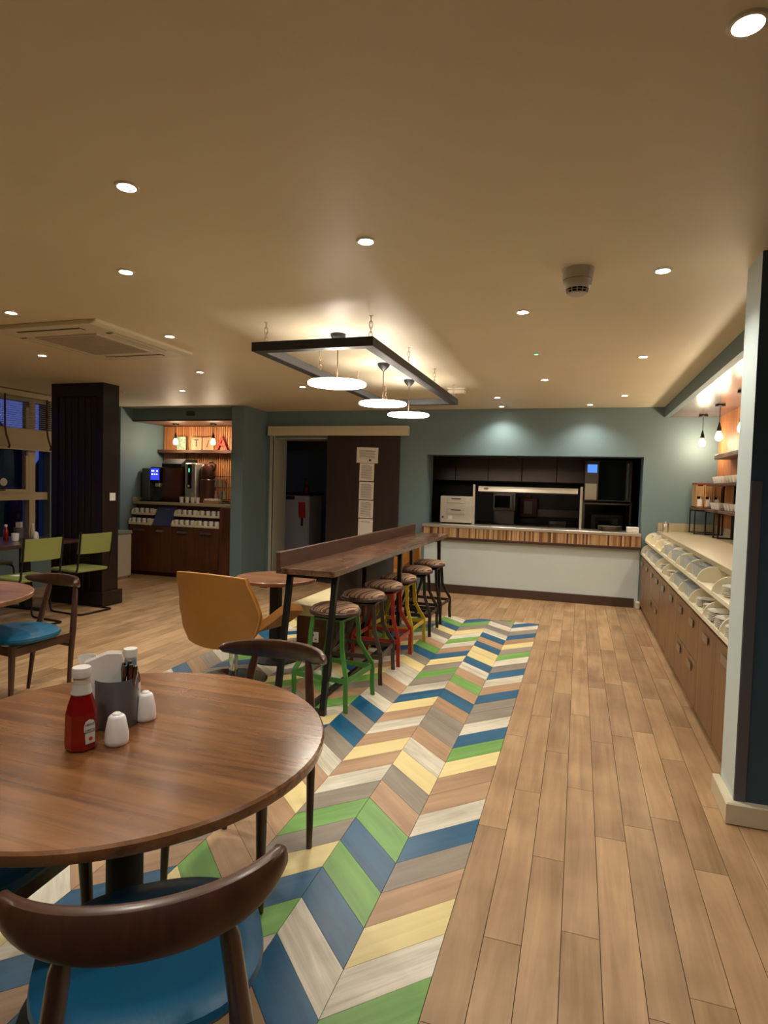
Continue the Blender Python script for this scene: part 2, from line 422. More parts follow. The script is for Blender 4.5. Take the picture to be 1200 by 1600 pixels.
while x < X0-.001:
    w_ = min(PW, X0-x); column(x, w_, YE, YB, rnd.random()*PL, True); x += PW
x = XL-PW
while x > -6.9:
    column(x, PW, .2, YB if x > -4.6 else 7.8, rnd.random()*PL, False); x -= PW
vis.sort(key=lambda q: math.hypot(q[0], q[1]) if q[0] > -3.1 else 1+math.hypot(q[0], q[1]))
for q in vis[:295]: plank(*q)
far += vis[295:]
bm = bmesh.new(); uvl = bm.loops.layers.uv.new('UVMap')
for (x, y, w_, l_) in far:
    vs_ = [bm.verts.new(p) for p in ((x+GAP, y+GAP, 0), (x+w_-GAP, y+GAP, 0), (x+w_-GAP, y+l_-GAP, 0), (x+GAP, y+l_-GAP, 0))]
    f = bm.faces.new(vs_); off = rnd.random()*40
    for l in f.loops: l[uvl].uv = (l.vert.co.y+off, -l.vert.co.x+off)
me = bpy.data.meshes.new('far_planks'); bm.to_mesh(me); bm.free(); me.materials.append(w_floor)
mk('far_planks', me, floor, kind='stuff')
# chevrons
SEQ = [
 'GWCTKBWTTCGBWKKBTWBKWGKCTBKWBW',
 'BWBGBGTKCWTKKTBTGTWBCCBTBWKWKG',
 'WGBCKGKWTCTWTCBWKGKCBTWGWCKGBT',
 'KCGTTTCTWKBKBWKTWWCKBGTWKCBGWT',
 'WBTKCGWKTBCWGTKGCTWKBCTWGBKCTW',
 'CWTGCWKBTCWGKTGWCBKTWCGBTKWCGB',
 'TKWCBTGWCKWBTGCKWTBGKCWTBCGKWT',
 'GBCWTKBCGTWKCBTWGKCTBWKGTCWBKG',
 'WCBGKWTCBKGWTCKBGWTKCBWGTKCWBT',
 'BTWKCGBWTKCGWBTKWCGTBKWCTGBWKC']
chev = []
for c in range(10):
    xr = X0-CW*c; xl = xr-CW
    for i in range(-5, 30):
        y = Y0+CP*i
        col = SEQ[c][i] if 0 <= i < 30 else 'WBTGKCTW'[(i*3+c*5) % 8]
        if c % 2 == 0: P = [(xr, y), (xr, y+CP), (xl, y+CP-CW*.97), (xl, y-CW*.97)]; d = (.707, .707)
        else: P = [(xr, y-CW*.97), (xr, y+CP-CW*.97), (xl, y+CP), (xl, y)]; d = (.707, -.707)
        P = clip(clip(P, 1, YE, True), 1, .25, False)
        if len(P) < 3: continue
        cx = sum(p[0] for p in P)/len(P); cy = sum(p[1] for p in P)/len(P)
        Q = [(p[0]+(cx-p[0])*.008-cx, p[1]+(cy-p[1])*.012-cy) for p in P]
        chev.append((math.hypot(cx+.5, cy) + (2 if cx < -2.0 and cy < 2.2 else 0) + (9 if cy < 1.25 and cx > -1.2 else 0), c, i, col, cx, cy, Q, d, tuple(round(v, 4) for p in Q for v in p)))
chev.sort(key=lambda q: q[0])
cm = {}
for q in chev[:299]:
    key = (q[3], q[8])
    if key not in cm: cm[key] = slab_mesh('chevron_plank', q[6], CH[q[3]], q[7])
    mk('chevron_plank', cm[key], floor, (q[4], q[5], 0))
bm = bmesh.new(); uvl = bm.loops.layers.uv.new('UVMap'); ks = list(CH)
for q in chev[299:]:
    f = bm.faces.new([bm.verts.new((a+q[4], c_+q[5], 0)) for a, c_ in q[6]]); f.material_index = ks.index(q[3]); f.normal_update()
    if f.normal.z < 0: f.normal_flip()
    for l in f.loops: l[uvl].uv = (l.vert.co.x*q[7][0]+l.vert.co.y*q[7][1]+q[1], l.vert.co.x*-q[7][1]+l.vert.co.y*q[7][0])
me = bpy.data.meshes.new('hidden_chevrons'); bm.to_mesh(me); bm.free()
for k_ in ks: me.materials.append(CH[k_])
mk('hidden_chevrons', me, floor, kind='stuff')

# --- window with frames, panes and blind
win = MB((XW-.1, 0, 0)); wx = XW-.12
win.box(XW-.16, XW-.04, WY0, WY1, WZ0, WZ0+.05).box(XW-.16, XW-.04, WY0, WY1, WZ1-.05, WZ1)
for yy in (2.6, 3.55, 4.5, 5.45, 6.17): win.box(XW-.158, XW-.038, yy, yy+.07 if yy < 6 else yy+.09, WZ0, WZ1)
win.box(XW-.154, XW-.034, WY0+.01, WY1-.01, 1.17, 1.27)
m_wf = mat('window_frame_cream', (206, 194, 162), .5)
win_o = win.build('window_1', m_wf, kind='structure')
b = MB(win_o.location)
for a, c in ((3.62, 4.5), (5.52, 6.17)):
    b.box(XW-.08, XW-.02, a+.02, c-.02, 1.27, 1.31).box(XW-.08, XW-.02, c-.07, c-.02, 1.31, 2.38).box(XW-.08, XW-.02, a+.02, a+.07, 1.31, 2.38)
b.build('sash', m_wf, win_o)
panes = [(2.67, 3.55), (3.62, 4.5), (4.57, 5.45), (5.52, 6.17), (6.26, 6.46)]
for a, c in panes:
    for z0, z1 in ((WZ0+.05, 1.17), (1.27, WZ1-.05)):
        MB(win_o.location).box(XW-.125, XW-.12, a, c, z0, z1).build('pane', m_glass, win_o)
MB(win_o.location).box(XW-.03, XW-.01, 5.70, 5.80, 1.29, 1.31, .003).build('window_handle', m_dsteel, win_o)
MB(win_o.location).box(XW-.03, XW-.01, 6.10, 6.13, 1.75, 1.84, .003).build('window_handle', m_dsteel, win_o)
b = MB(win_o.location); b.lathe([(.05, 0), (.05, .003)], (XW-.118, 5.86, 1.40), 20, 'X'); b.build('sticker', m_wplas, win_o, label='round white sticker')
bl = thing('window_blind', 'cream slatted window blind half lowered in front of the dusk window', 'blind', (XW+.02, 4.9, 2.54))
b = MB(bl.location); b.box(XW+.005, XW+.07, 3.6, 6.56, 2.49, 2.56, .004); b.build('headrail', mat('blind_rail', (196, 184, 156), .5), bl)
m_bl = mat('blind_slat', (214, 202, 176), .6)
sl = MB().box(-.024, .024, -1.48, 1.48, -.0015, .0015).mesh('blind_slat', m_bl)
for i in range(15):
    o = mk('blind_slat', sl, bl, (.02, .18, -.075-i*.0265)); o.rotation_euler = (0, .18, 0)
for i in range(20):
    o = mk('blind_slat', sl, bl, (.02, .18, -.475-i*.0118)); o.rotation_euler = (0, 1.1, 0)
b = MB(bl.location); b.box(XW+.012, XW+.068, 3.6, 6.56, 1.815, 1.835, .003); b.build('bottom_rail', m_bl, bl)
for yy in (5.72, 6.34, 4.6):
    b = MB(bl.location); b.tube([(XW+.072, yy, 2.50), (XW+.074, yy, 2.1), (XW+.09, yy, 2.0), (XW+.09, yy+.05, 1.86), (XW+.07, yy+.05, 1.83)], .01, flat=(.03, .003)); b.build('tape', mat('blind_tape', (112, 88, 64), .8), bl)
# outside: ground and hedge bushes below the sky
m_hedge = mat('night_hedge', (10, 18, 22), .9)
MB().box(-40, XW-.4, -20, 40, -.3, -.2).build('ground', mat('night_ground', (14, 18, 24), .9), kind='structure')
for i, (hx, hy, hr, hh) in enumerate(((-15, 8.0, 1.7, 2.5), (-16, 12.1, 1.9, 2.7), (-15.5, 16.1, 1.8, 2.4), (-17, 20.7, 2.3, 2.8))):
    t = thing('bush', ['dark rounded bush outside the window, nearest the room', 'second dark bush beyond the window, taller', 'third dark bush beyond the window, lower', 'farthest and largest dark bush outside the window'][i], 'bush', (hx, hy, -.2))
    b = MB(); r2 = random.Random(i)
    def fn(u, v, r2=r2, hr=hr, hh=hh):
        a = 2*PI*u; e = PI*.5*v
        k_ = 1+.12*math.sin(a*7+v*9)+.08*math.sin(a*13+v*17)
        return (hr*math.cos(a)*math.cos(e)**.6*k_, hr*math.sin(a)*math.cos(e)**.6*k_, hh*(.02+math.sin(e))*k_)
    b.grid(fn, 40, 14, closeu=True); b.build('foliage', m_hedge, t, smooth=True)
    b = MB(); b.lathe([(.12, 0), (.09, 1.2)], seg=8); b.build('stem', m_hedge, t)

# ================================================================== DARK PILLAR
pl = thing('wood_pillar', 'dark stained square pillar clad in vertical boards up to the ceiling', 'pillar', (-5.575, 5.74, 0))
o0 = pl.location
b = MB(o0); b.box(-5.93, -5.22, 5.66, 5.86, .0, ZC); b.build('core', w_dark, pl)
b = MB(o0); b.box(-5.95, -5.86, 5.63, 5.66, 0, ZC).box(-5.29, -5.20, 5.63, 5.66, 0, ZC).box(-5.86, -5.29, 5.63, 5.66, 2.42, ZC).box(-5.86, -5.29, 5.63, 5.66, 0, .12)
b.box(-5.22, -5.20, 5.66, 5.88, 0, ZC)
b.build('frame', w_dark, pl)
for i in range(6):
    x0_ = -5.86+i*.095; b = MB(o0); b.box(x0_+.005, x0_+.090, 5.640, 5.66, .12, 2.42, .007); b.build('board', w_dark, pl)
b = MB(o0); b.box(-5.97, -5.165, 5.60, 5.92, 0, .17, .004).build('plinth', w_dark, pl)
sw = MB((-5.198, 5.78, 1.27)).box(-5.200, -5.190, 5.735, 5.825, 1.225, 1.315, .003).build('light_switch', m_wplas)
tag(sw, 'small white square light switch on the side of the dark pillar', 'switch')

# ================================================================== ROUND DINING TABLES
def round_table(loc, r, zt, m_top_, label, post_r=.045, square=False, base_r=.27, lab_top=None):
    t = thing('round_table', label, 'table', loc)
    b = MB(); b.lathe([(r-.012, zt-.035), (r-.003, zt-.03), (r, zt-.02), (r, zt-.006), (r-.006, zt)], seg=72); b.build('tabletop', m_top_, t, smooth=True)
    b = MB()
    if square: b.box(-post_r, post_r, -post_r, post_r, .03, zt-.05, .004)
    else: b.cyl((0, 0, .03), post_r, zt-.08, 20)
    b.build('column', m_blackm, t, smooth=not square)
    b = MB(); b.lathe([(base_r, 0), (base_r, .012), (base_r*.55, .024), (.06, .04)], seg=36); b.build('foot_plate', m_blackm, t, smooth=True)
    b = MB(); b.box(-.22, .22, -.03, .03, zt-.06, zt-.035).box(-.03, .03, -.22, .22, zt-.06, zt-.035); b.build('bracket', m_blackm, t)
    return t
TZ = .78
round_table((-1.19, 1.382, 0), .558, TZ, w_table, 'large round oak-topped dining table in the foreground holding ketchup and napkins', .05)
round_table((-3.72, 2.62, 0), .56, .76, w_table2, 'round wooden table cut by the left edge, with an empty top')
round_table((-2.40, 4.56, 0), .335, .70, w_table2, 'small round wooden table between the tan chair and the cream bench', .04, True, .2)

# ================================================================== DINING CHAIRS
def make_chair(label):
    t = thing('dining_chair', label, 'chair')
    # seat pad
    b = MB(); n = 44; prof = [(.0, .435), (.82, .435), (.96, .442), (1.0, .458), (.985, .474), (.9, .488), (.7, .494), (.35, .492), (0.001, .489)]
    rings = []
    for k_, z in prof:
        ring = []
        for i in range(n):
            a = 2*PI*i/n; ca, sa = math.cos(a), math.sin(a)
            e = 2.6; rr = (abs(ca)**e+abs(sa)**e)**(-1/e)
            ring.append(b._v((.238*k_*rr*ca*(1+.05*sa), .228*k_*rr*sa+.01, z)))
        rings.append(ring)
    for A, B in zip(rings, rings[1:]):
        for i in range(n): b._f([A[i], A[(i+1) % n], B[(i+1) % n], B[i]])
    b._f(rings[0][::-1]); b._f(rings[-1])
    b.build('seat', m_blue, t, smooth=True)
    # legs: round, fattest at the seat, tapering down
    for sx_ in (-1, 1):
        b = MB(); b.tube([(sx_*.19, .185, .435), (sx_*.192, .19, .36), (sx_*.198, .2, .12), (sx_*.2, .203, 0)], [.019, .020, .015, .012], 12); b.build('leg', w_chair, t, smooth=True)
        b = MB(); b.tube([(sx_*.124, -.314, .745), (sx_*.134, -.306, .70), (sx_*.168, -.262, .46), (sx_*.186, -.232, .30), (sx_*.2, -.2, 0)], [.012, .018, .021, .018, .012], 12); b.build('leg', w_chair, t, smooth=True)
        b = MB(); b.tube([(sx_*.192, .18, .395), (sx_*.165, -.255, .405)], 0, flat=(.02, .05)); b.build('side_rail', w_chair, t)
    b = MB(); b.tube([(-.19, .185, .40), (.19, .185, .40)], 0, flat=(.02, .05)); b.build('front_rail', w_chair, t)
    b = MB(); b.tube([(-.17, -.235, .355), (.17, -.235, .355)], 0, flat=(.03, .02)); b.tube([(0, -.22, .36), (0, .17, .385)], 0, flat=(.05, .014)); b.build('stretcher', w_chair, t)
    # crescent back rail
    b = MB(); nu, nv = 28, 12; rings = []
    for i in range(nu+1):
        u = -1+2*i/nu; ang = u*1.0
        x = .245*math.sin(ang*1.25)/math.sin(1.25); y = -.205-.137*(math.cos(ang*1.25)-math.cos(1.25))/(1-math.cos(1.25))
        dx = math.cos(ang*1.25); dy = math.sin(ang*1.25)*.62; l_ = math.hypot(dx, dy); nx, ny = dy/l_, -dx/l_
        k_ = max(0, 1-abs(u)**2.6)
        hh = .014+.030*k_; th = .013+.007*k_
        if abs(u) > .93: q = math.sqrt(max(0.02, 1-((abs(u)-.93)/.07)**2)); hh *= q; th *= q
        zc = .766+.016*(1-k_)
        ring = []
        for j in range(nv):
            a = 2*PI*j/nv; ca, sa = math.cos(a), math.sin(a)
            ex = .7
            pz = hh*math.copysign(abs(sa)**ex, sa); pn = th*math.copysign(abs(ca)**ex, ca)-pz*.12
            ring.append(b._v((x+nx*pn, y+ny*pn, zc+pz)))
        rings.append(ring)
    for A, B in zip(rings, rings[1:]):
        for j in range(nv): b._f([A[j], A[(j+1) % nv], B[(j+1) % nv], B[j]])
    b._f(rings[0][::-1]); b._f(rings[-1])
    b.build('back_rail', w_chair, t, smooth=True)
    return t
ch0 = make_chair('walnut dining chair with blue seat seen from behind at the bottom of the picture')
ch0.location = (-.845, 1.07, 0); ch0.rotation_euler = (0, 0, math.radians(37)); ch0['group'] = 'walnut chairs at the round tables'
dup(ch0, (-1.2, 2.03, 0), math.radians(180), 'walnut dining chair on the far side of the foreground round table')
dup(ch0, (-1.55, 1.22, 0), math.radians(-87), 'walnut chair mostly hidden under the left edge of the foreground table')
dup(ch0, (-3.46, 3.03, 0), math.radians(174), 'walnut chair with bright blue seat beside the empty round table at left')

# ================================================================== CONDIMENTS on the near table
T1 = TZ+.0005
m_ketch = mat('ketchup_red', (128, 14, 8), .12, coat=.6, noise=.1, nscale=30)
m_clear = mat('bottle_glass', (206, 196, 170), .08, coat=.5)
m_sil = mat('label_silver', (206, 206, 196), .5)
m_ink = mat('ink_dark', (40, 60, 52), .7); m_inkr = mat('ink_red', (190, 50, 30), .6); m_inkb = mat('ink_blue', (30, 50, 130), .6)
KX, KY = -1.233, 1.265
kb = thing('ketchup_bottle', 'red ketchup bottle with white cap on the foreground table', 'bottle', (KX, KY, T1), math.radians(8)); kb.scale = (1.22, 1.22, 1.14)
b = MB(); b.lathe([(.0285, 0), (.0325, .004), (.033, .02), (.0325, .06), (.0315, .085), (.027, .105), (.0205, .128)], seg=8, ax='Z'); bd = b.build('body', m_ketch, kb, smooth=False)
b = MB(); b.lathe([(.0203, .1281), (.0170, .148), (.0165, .172)], seg=20); nk = b.build('neck', m_clear, kb, smooth=True)
b = MB(); b.lathe([(.0212, .130), (.0180, .149), (.0180, .152)], seg=20, cap=False); b.build('neck_label', m_sil, kb, smooth=True)
b = MB(); b.lathe([(.0190, .168), (.0195, .170), (.0195, .186), (.0185, .190), (.0001, .1905)], seg=28); b.build('cap', m_wplas, kb, smooth=True)
def on_face(b_, ang, r0):
    """matrix placing local x-right, y-up, z-out on an upright face at angle ang and radius r0"""
    return Matrix.Translation((r0*math.cos(ang), r0*math.sin(ang), 0)) @ Matrix.Rotation(ang+PI/2, 4, 'Z') @ Matrix.Rotation(PI/2, 4, 'X')
fa = 2*PI*7.5/8
b = MB(); b.M = on_face(b, fa, .0325*math.cos(PI/8)+.0006)
b.prism([(-.009, .018), (.011, .018), (.0125, .024), (.0125, .058), (.009, .070), (.0, .074), (-.009, .070), (-.0125, .058), (-.0125, .048), (-.0105, .046)], 'Z', -.0004, .0006)
lb = b.build('label', m_sil, kb)
def face_text(s_, sz, mm, par, ang, r0, up, dx=0):
    M_ = on_face(None, ang, r0) @ Matrix.Translation((dx, up, 0))
    o = text(s_, 'lettering', sz, mm, par, (0, 0, 0), (0, 0, 0), .0002); o.matrix_local = M_; return o
rF = .0325*math.cos(PI/8)+.0014
face_text('HEINZ', .0075, m_ink, lb, fa, rF, .062)
face_text('TOMATO\nKETCHUP', .0052, m_ink, lb, fa, rF, .047)
b = MB(); b.M = on_face(None, fa, rF) @ Matrix.Translation((.002, .029, 0)); b.lathe([(.0045, 0), (.0045, .0003)], seg=12); b.build('tomato_mark', m_inkr, lb)

cad = thing('cutlery_caddy', 'grey round caddy holding napkins and cutlery on the foreground table', 'caddy', (-1.265, 1.428, T1)); cad.scale = (1.10, 1.10, 1.10)
b = MB(); b.lathe([(.052, 0), (.0545, .003), (.0545, .125), (.0535, .127), (.0505, .125), (.0505, .006), (.0001, .006)], seg=48); b.build('pot', mat('caddy_grey', (92, 90, 94), .32), cad, smooth=True)
nap = thing('napkin', 'folded white paper napkin standing in the grey caddy on the foreground table', 'napkin', (-1.268, 1.424, T1+.008)); nap.scale = (1.12, 1.12, 1.16); nap.rotation_euler = (0, 0, math.radians(38))
b = MB()
for k_ in range(5):
    off = k_*.0045
    def fo(u, v, off=off, k_=k_):
        x = -.043+.086*u; z = .168*v-.012*u*v*0
        return (x-.030*v+.004, -.024+off+.01*math.sin(u*2.6+.4)+.012*v*(u-.5)+.003*k_*v, z*(1-.10*abs(u-.62))+.012*u*v)
    def fi(u, v, fo=fo):
        p = fo(u, v); return (p[0], p[1]+.0022, p[2])
    b.shell(fo, fi, 10, 6)
b.build('folds', m_paper, nap, smooth=True)
b = MB()
def fo(u, v): 
    a = -1.2+2.2*u; r_ = .012+.012*v
    return (-.052+r_*math.sin(a)-.012*v, -.012+r_*math.cos(a), .06+.112*v)
def fi(u, v):
    p = fo(u, v); return (p[0]*1.0+.001, p[1]+.0015, p[2])
b.shell(fo, fi, 12, 5); b.build('curled_corner', m_paper, nap, smooth=True)
for i, (dx, dy, tx, ty) in enumerate(((.022, -.012, .10, -.05), (.030, -.004, .14, 0), (.026, .006, .08, .04), (.034, .004, .18, .05), (.018, -.002, .05, 0))):
    b = MB(); h_ = .150+.004*(i % 3)
    b.tube([(0, 0, 0), (0, 0, h_*.6), (0, 0, h_*.9), (0, 0, h_)], [.002, .0035, .0058, .004], 8)
    o = b.build('table_knife', mat('dark_steel', (120, 112, 104), .25, 1.), None, smooth=True)
    o.location = (-1.265+dx*1.15, 1.428+dy*1.2, T1+.008); o.scale = (1.3, 1.3, 1.14); o.rotation_euler = (ty*.3, tx*.9, 0)
    tag(o, ['knife handle leaning at the right of the grey caddy, nearest', 'knife handle second from the right in the grey caddy', 'cutlery handle behind the others in the grey caddy', 'cutlery handle leaning farthest right in the grey caddy', 'cutlery handle closest to the napkin in the grey caddy'][i], 'cutlery', 'cutlery in the grey caddy')
hp = thing('sauce_bottle', 'brown sauce bottle with white cap behind the grey caddy', 'bottle', (-1.315, 1.545, T1)); hp.scale = (1.1, 1.1, 1.08)
b = MB(); b.lathe([(.024, 0), (.027, .004), (.027, .085), (.022, .105), (.0165, .122)], seg=24); b.build('body', mat('brown_sauce', (96, 54, 14), .15, coat=.5), hp, smooth=True)
b = MB(); b.lathe([(.0164, .1221), (.0155, .150)], seg=20); b.build('neck', m_clear, hp, smooth=True)
b = MB(); b.lathe([(.0168, .124), (.0161, .143)], seg=20, cap=False); b.build('neck_label', mat('label_blue', (104, 136, 164), .5), hp, smooth=True)
b = MB(); b.lathe([(.0192, .150), (.0192, .170), (.0185, .173), (.0001, .1735)], seg=28); b.build('cap', m_wplas, hp, smooth=True)
b = MB(); b.lathe([(.0276, .012), (.0276, .075)], seg=32, cap=False); lb = b.build('label', m_wplas, hp, smooth=True)
for an in (-82, -28): face_text('HP', .022, m_inkb, lb, math.radians(an), .0279, .054)
for an in (-82, -28): face_text('SAUCE', .009, m_inkr, lb, math.radians(an), .0279, .034)
m_cer = mat('shaker_white', (238, 236, 232), .2, coat=.3)
def shaker(loc, label):
    t = thing('shaker', label, 'shaker', loc); t.scale = (1.4, 1.4, 1.22)
    b = MB(); b.lathe([(.019, 0), (.0215, .003), (.0225, .012), (.0205, .034), (.0158, .060), (.0125, .0645), (.009, .066)], seg=24); b.build('body', m_cer, t, smooth=True)
    b = MB(); b.lathe([(.0095, .0645), (.0085, .068), (.0055, .0705), (.0001, .071)], seg=16); b.build('top', m_cer, t, smooth=True)
    b = MB()
    for k_ in range(3): b.cyl((.003*math.cos(k_*2.1), .003*math.sin(k_*2.1), .0705), .0006, .0006, 6)
    b.build('holes', m_blackm, t); return t
s0 = shaker((-1.165, 1.318, T1), 'white ceramic shaker nearest the camera, in front of the grey caddy'); s0['group'] = 'pair of white shakers on the foreground table'
dup(s0, (-1.208, 1.484, T1), None, 'white ceramic shaker at the right of the grey caddy')

# ================================================================== HIGH BAR TABLE
BX0, BX1, BY0, BY1, BZ = -1.885, -1.492, 3.63, 7.20, .925
bt = thing('high_bar_table', 'long high bar table in dark worn wood on black steel frames', 'table', ((BX0+BX1)/2, (BY0+BY1)/2, 0)); o0 = bt.location
b = MB(o0); b.box(BX0, BX1, BY0, BY1, BZ-.04, BZ, .003); b.build('tabletop', w_bar, bt)
b = MB(o0); b.box(BX0-.03, BX0, BY0+.0, BY1-.05, BZ-.04, BZ+.105, .003); b.build('upstand', w_barback, bt)
for fy, lean in ((BY0+.10, -.17), (5.25, 0), (BY1-.35, .10)):
    b = MB(o0)
    for xx in (BX0+.03, BX1-.03):
        b.tube([(xx, fy, BZ-.04), (xx, fy+lean, .02)], 0, flat=(.036, .036))
    b.box(BX0+.01, BX1-.01, fy+lean-.018, fy+lean+.018, 0, .036)
    b.box(BX0+.01, BX1-.01, fy-.018, fy+.018, BZ-.07, BZ-.04)
    b.build('leg_frame', m_black, bt)
b = MB(o0); b.tube([((BX0+BX1)/2+.05, BY0-.05, .02), ((BX0+BX1)/2+.05, BY1-.3, .02)], 0, flat=(.03, .03)); b.build('floor_bar', m_black, bt)

# ================================================================== STOOLS
def make_stool(col, label, rz, lm=None):
    t = thing('bar_stool', label, 'stool', (0, 0, 0), rz, 'stools along the high bar table')
    b = MB(); r = .178
    b.lathe([(r*.9, .602), (r, .607), (r+.002, .618), (r-.003, .630), (r*.9, .640)], seg=36); b.build('seat_rim', mat('seat_rim_leather', (66, 40, 30), .4, coat=.3), t, smooth=True)
    b = MB(); b.lathe([(r*.93, .636), (r*.90, .650), (r*.72, .664), (r*.4, .671), (.001, .673)], seg=36); b.build('seat', m_seat, t, smooth=True)
    b = MB(); b.box(-.115, .115, -.115, .115, .570, .584); b.box(-.10, -.02, -.02, .02, .584, .602).box(.02, .10, -.02, .02, .584, .602); b.build('top_frame', col, t)
    b = MB(); b.cyl((0, 0, .42), .013, .16, 12).cyl((0, 0, .555), .03, .018, 14); b.build('screw', mat('screw_steel', (70, 66, 62), .4, 1.), t, smooth=True)
    for sx_ in (-1, 1):
        for sy_ in (-1, 1):
            pts = [(.112, .585), (.122, .46), (.124, .40), (.160, .31), (.196, .235), (.200, .19), (.198, .10), (.204, .0)]
            b = MB(); b.tube([(sx_*p, sy_*p, z) for p, z in pts], 0, flat=(.030, .012)); b.build('leg', col, t)
    b = MB(); q = .196; z = .205
    for A, B in (((-q, -q), (q, -q)), ((q, -q), (q, q)), ((q, q), (-q, q)), ((-q, q), (-q, -q))):
        b.tube([(A[0], A[1], z), (B[0], B[1], z)], 0, flat=(.010, .032))
    b.build('foot_ring', col, t); return t
sgreen = mat('stool_green', (70, 128, 56), .45, noise=.08, nscale=20)
sbrown = mat('stool_bronze', (84, 70, 60), .45, .4, noise=.15, nscale=20)
sred = mat('stool_red', (158, 42, 30), .45, noise=.12, nscale=20)
syel = mat('stool_yellow', (200, 168, 40), .45, noise=.08, nscale=20)
sdark = mat('stool_dark', (58, 48, 42), .45, .4, noise=.1, nscale=20)
SX = -1.575
for y, cm_, lb_, rz in ((3.87, sgreen, 'green metal bar stool nearest the camera, striped round seat', -.12), (4.45, sbrown, 'bronze-grey metal bar stool between the green and the red one', .06),
                        (4.95, sred, 'red metal bar stool with striped round seat', .02), (5.42, syel, 'yellow metal bar stool with striped round seat', -.03),
                        (6.03, sdark, 'dark metal bar stool right after the yellow one', .04), (6.62, sdark, 'dark metal bar stool nearest the serving hatch', -.05)):
    s_ = make_stool(cm_, lb_, rz); s_.location = (SX, y, 0)

# ================================================================== BENCH
bn = thing('banquette_bench', 'cream upholstered bench with dark wooden back behind the bar stools', 'bench', (-2.12, 5.6, 0)); o0 = bn.location
b = MB(o0); b.box(-2.30, -1.98, 4.76, 6.35, 0, .35, .004); b.build('base', w_cabd, bn)
b = MB(o0); b.box(-2.36, -1.985, 4.72, 6.37, .35, .45, .018, 3); b.build('seat', m_creamv, bn, smooth=True)
b = MB(o0); b.box(-1.98, -1.915, 4.74, 6.37, 0, .84, .004); b.build('back_panel', w_dark, bn)
so = thing('wall_socket', 'white double socket on the end of the cream bench', 'socket', (-2.13, 4.755, .17))
b = MB(so.location); b.box(-2.175, -2.085, 4.748, 4.76, .125, .215, .003); b.build('plate', m_wplas, so)
b = MB(so.location); b.box(-2.155, -2.140, 4.746, 4.749, .15, .158).box(-2.12, -2.105, 4.746, 4.749, .15, .158).box(-2.138, -2.128, 4.746, 4.749, .18, .195); b.build('slots', m_blackm, so)

# ================================================================== TAN LOUNGE CHAIRS
def make_lounge(label, loc, rz):
    t = thing('lounge_chair', label, 'chair', loc, rz, 'tan leather lounge chairs')
    out = [(.285, .40), (.325, .545), (.262, .83)]   # half width at height
    def hw(z):
        if z < .315+.09: return .215+(.285-.215)*(z-.315)/.09
        if z < .545: return .285+(.32-.285)*(z-.405)/.14
        return .32+(.268-.32)*((z-.545)/.275)**1.1
    def surf(u, v, d):
        z = .315+.505*v
        s_ = (2*u-1); h_ = hw(z); x = s_*h_
        zz = z+.016*(1-s_*s_)*(v**3)-.02*(1-s_*s_)*((1-v)**3)
        y = -.24+.10*s_*s_*(.5+.5*math.sin(PI*min(1, v*1.1)))-.06*(v-.2)+d
        return (x*(1-.0*d), y, zz)
    b = MB(); b.shell(lambda u, v: surf(u, v, 0), lambda u, v: surf(u, v, .045), 22, 16); bk = b.build('backrest', m_tan, t, smooth=True)
    b = MB()
    edge = [surf(0, v/14, .0) for v in range(15)]+[surf(u/20, 1, .0) for u in range(1, 21)]+[surf(1, 1-v/14, .0) for v in range(1, 15)]
    b.tube([(p[0], p[1]+.01, p[2]) for p in edge], .0075, 6); b.build('piping', mat('tan_piping', (196, 146, 74), .45), bk, smooth=True)
    def seat(u, v, d):
        s_ = 2*u-1; yy = -.20+.50*v
        rise = abs(s_)**2.6*(.20*(1-.5*abs(v-.7)))*min(1, .45+v)
        x = s_*(.25+.105*v)*(1+.06*math.sin(PI*v))
        wing = abs(s_)**6
        return (x, yy+wing*.03, .335+rise+d*(1-.2*wing)+.015*(1-v)*0)
    b = MB(); b.shell(lambda u, v: seat(u, v, 0), lambda u, v: ((lambda p: (p[0]*.93, p[1], p[2]+.05))(seat(u, v, 0))), 24, 12); st = b.build('seat_shell', m_tan, t, smooth=True)
    b = MB(); b.lathe([(.19, .385), (.215, .40), (.21, .43), (.15, .44), (.001, .442)], (0, .05, 0), 32, sy=1.0); b.build('cushion', m_tan, st, smooth=True)
    b = MB(); b.cyl((0, .02, .02), .03, .31, 20).cyl((0, .02, .29), .09, .025, 20); b.build('post', m_chrome, t, smooth=True)
    b = MB(); b.lathe([(.23, 0), (.23, .006), (.12, .014), (.035, .026)], (0, .02, 0), 40); b.build('base', m_chrome, t, smooth=True)
    b = MB(); b.box(-.08, .08, -.17, -.05, .318, .33, .003); b.build('bracket', m_black, t)
    return t
c1_ = make_lounge('tan leather lounge chair seen from behind, left of the high bar table', (-2.44, 3.95, 0), math.radians(-7)); c1_.scale = (1.13, 1.08, 1.0)
make_lounge('tan leather lounge chair glimpsed under the far end of the high bar table', (-2.20, 7.25, 0), math.radians(170))

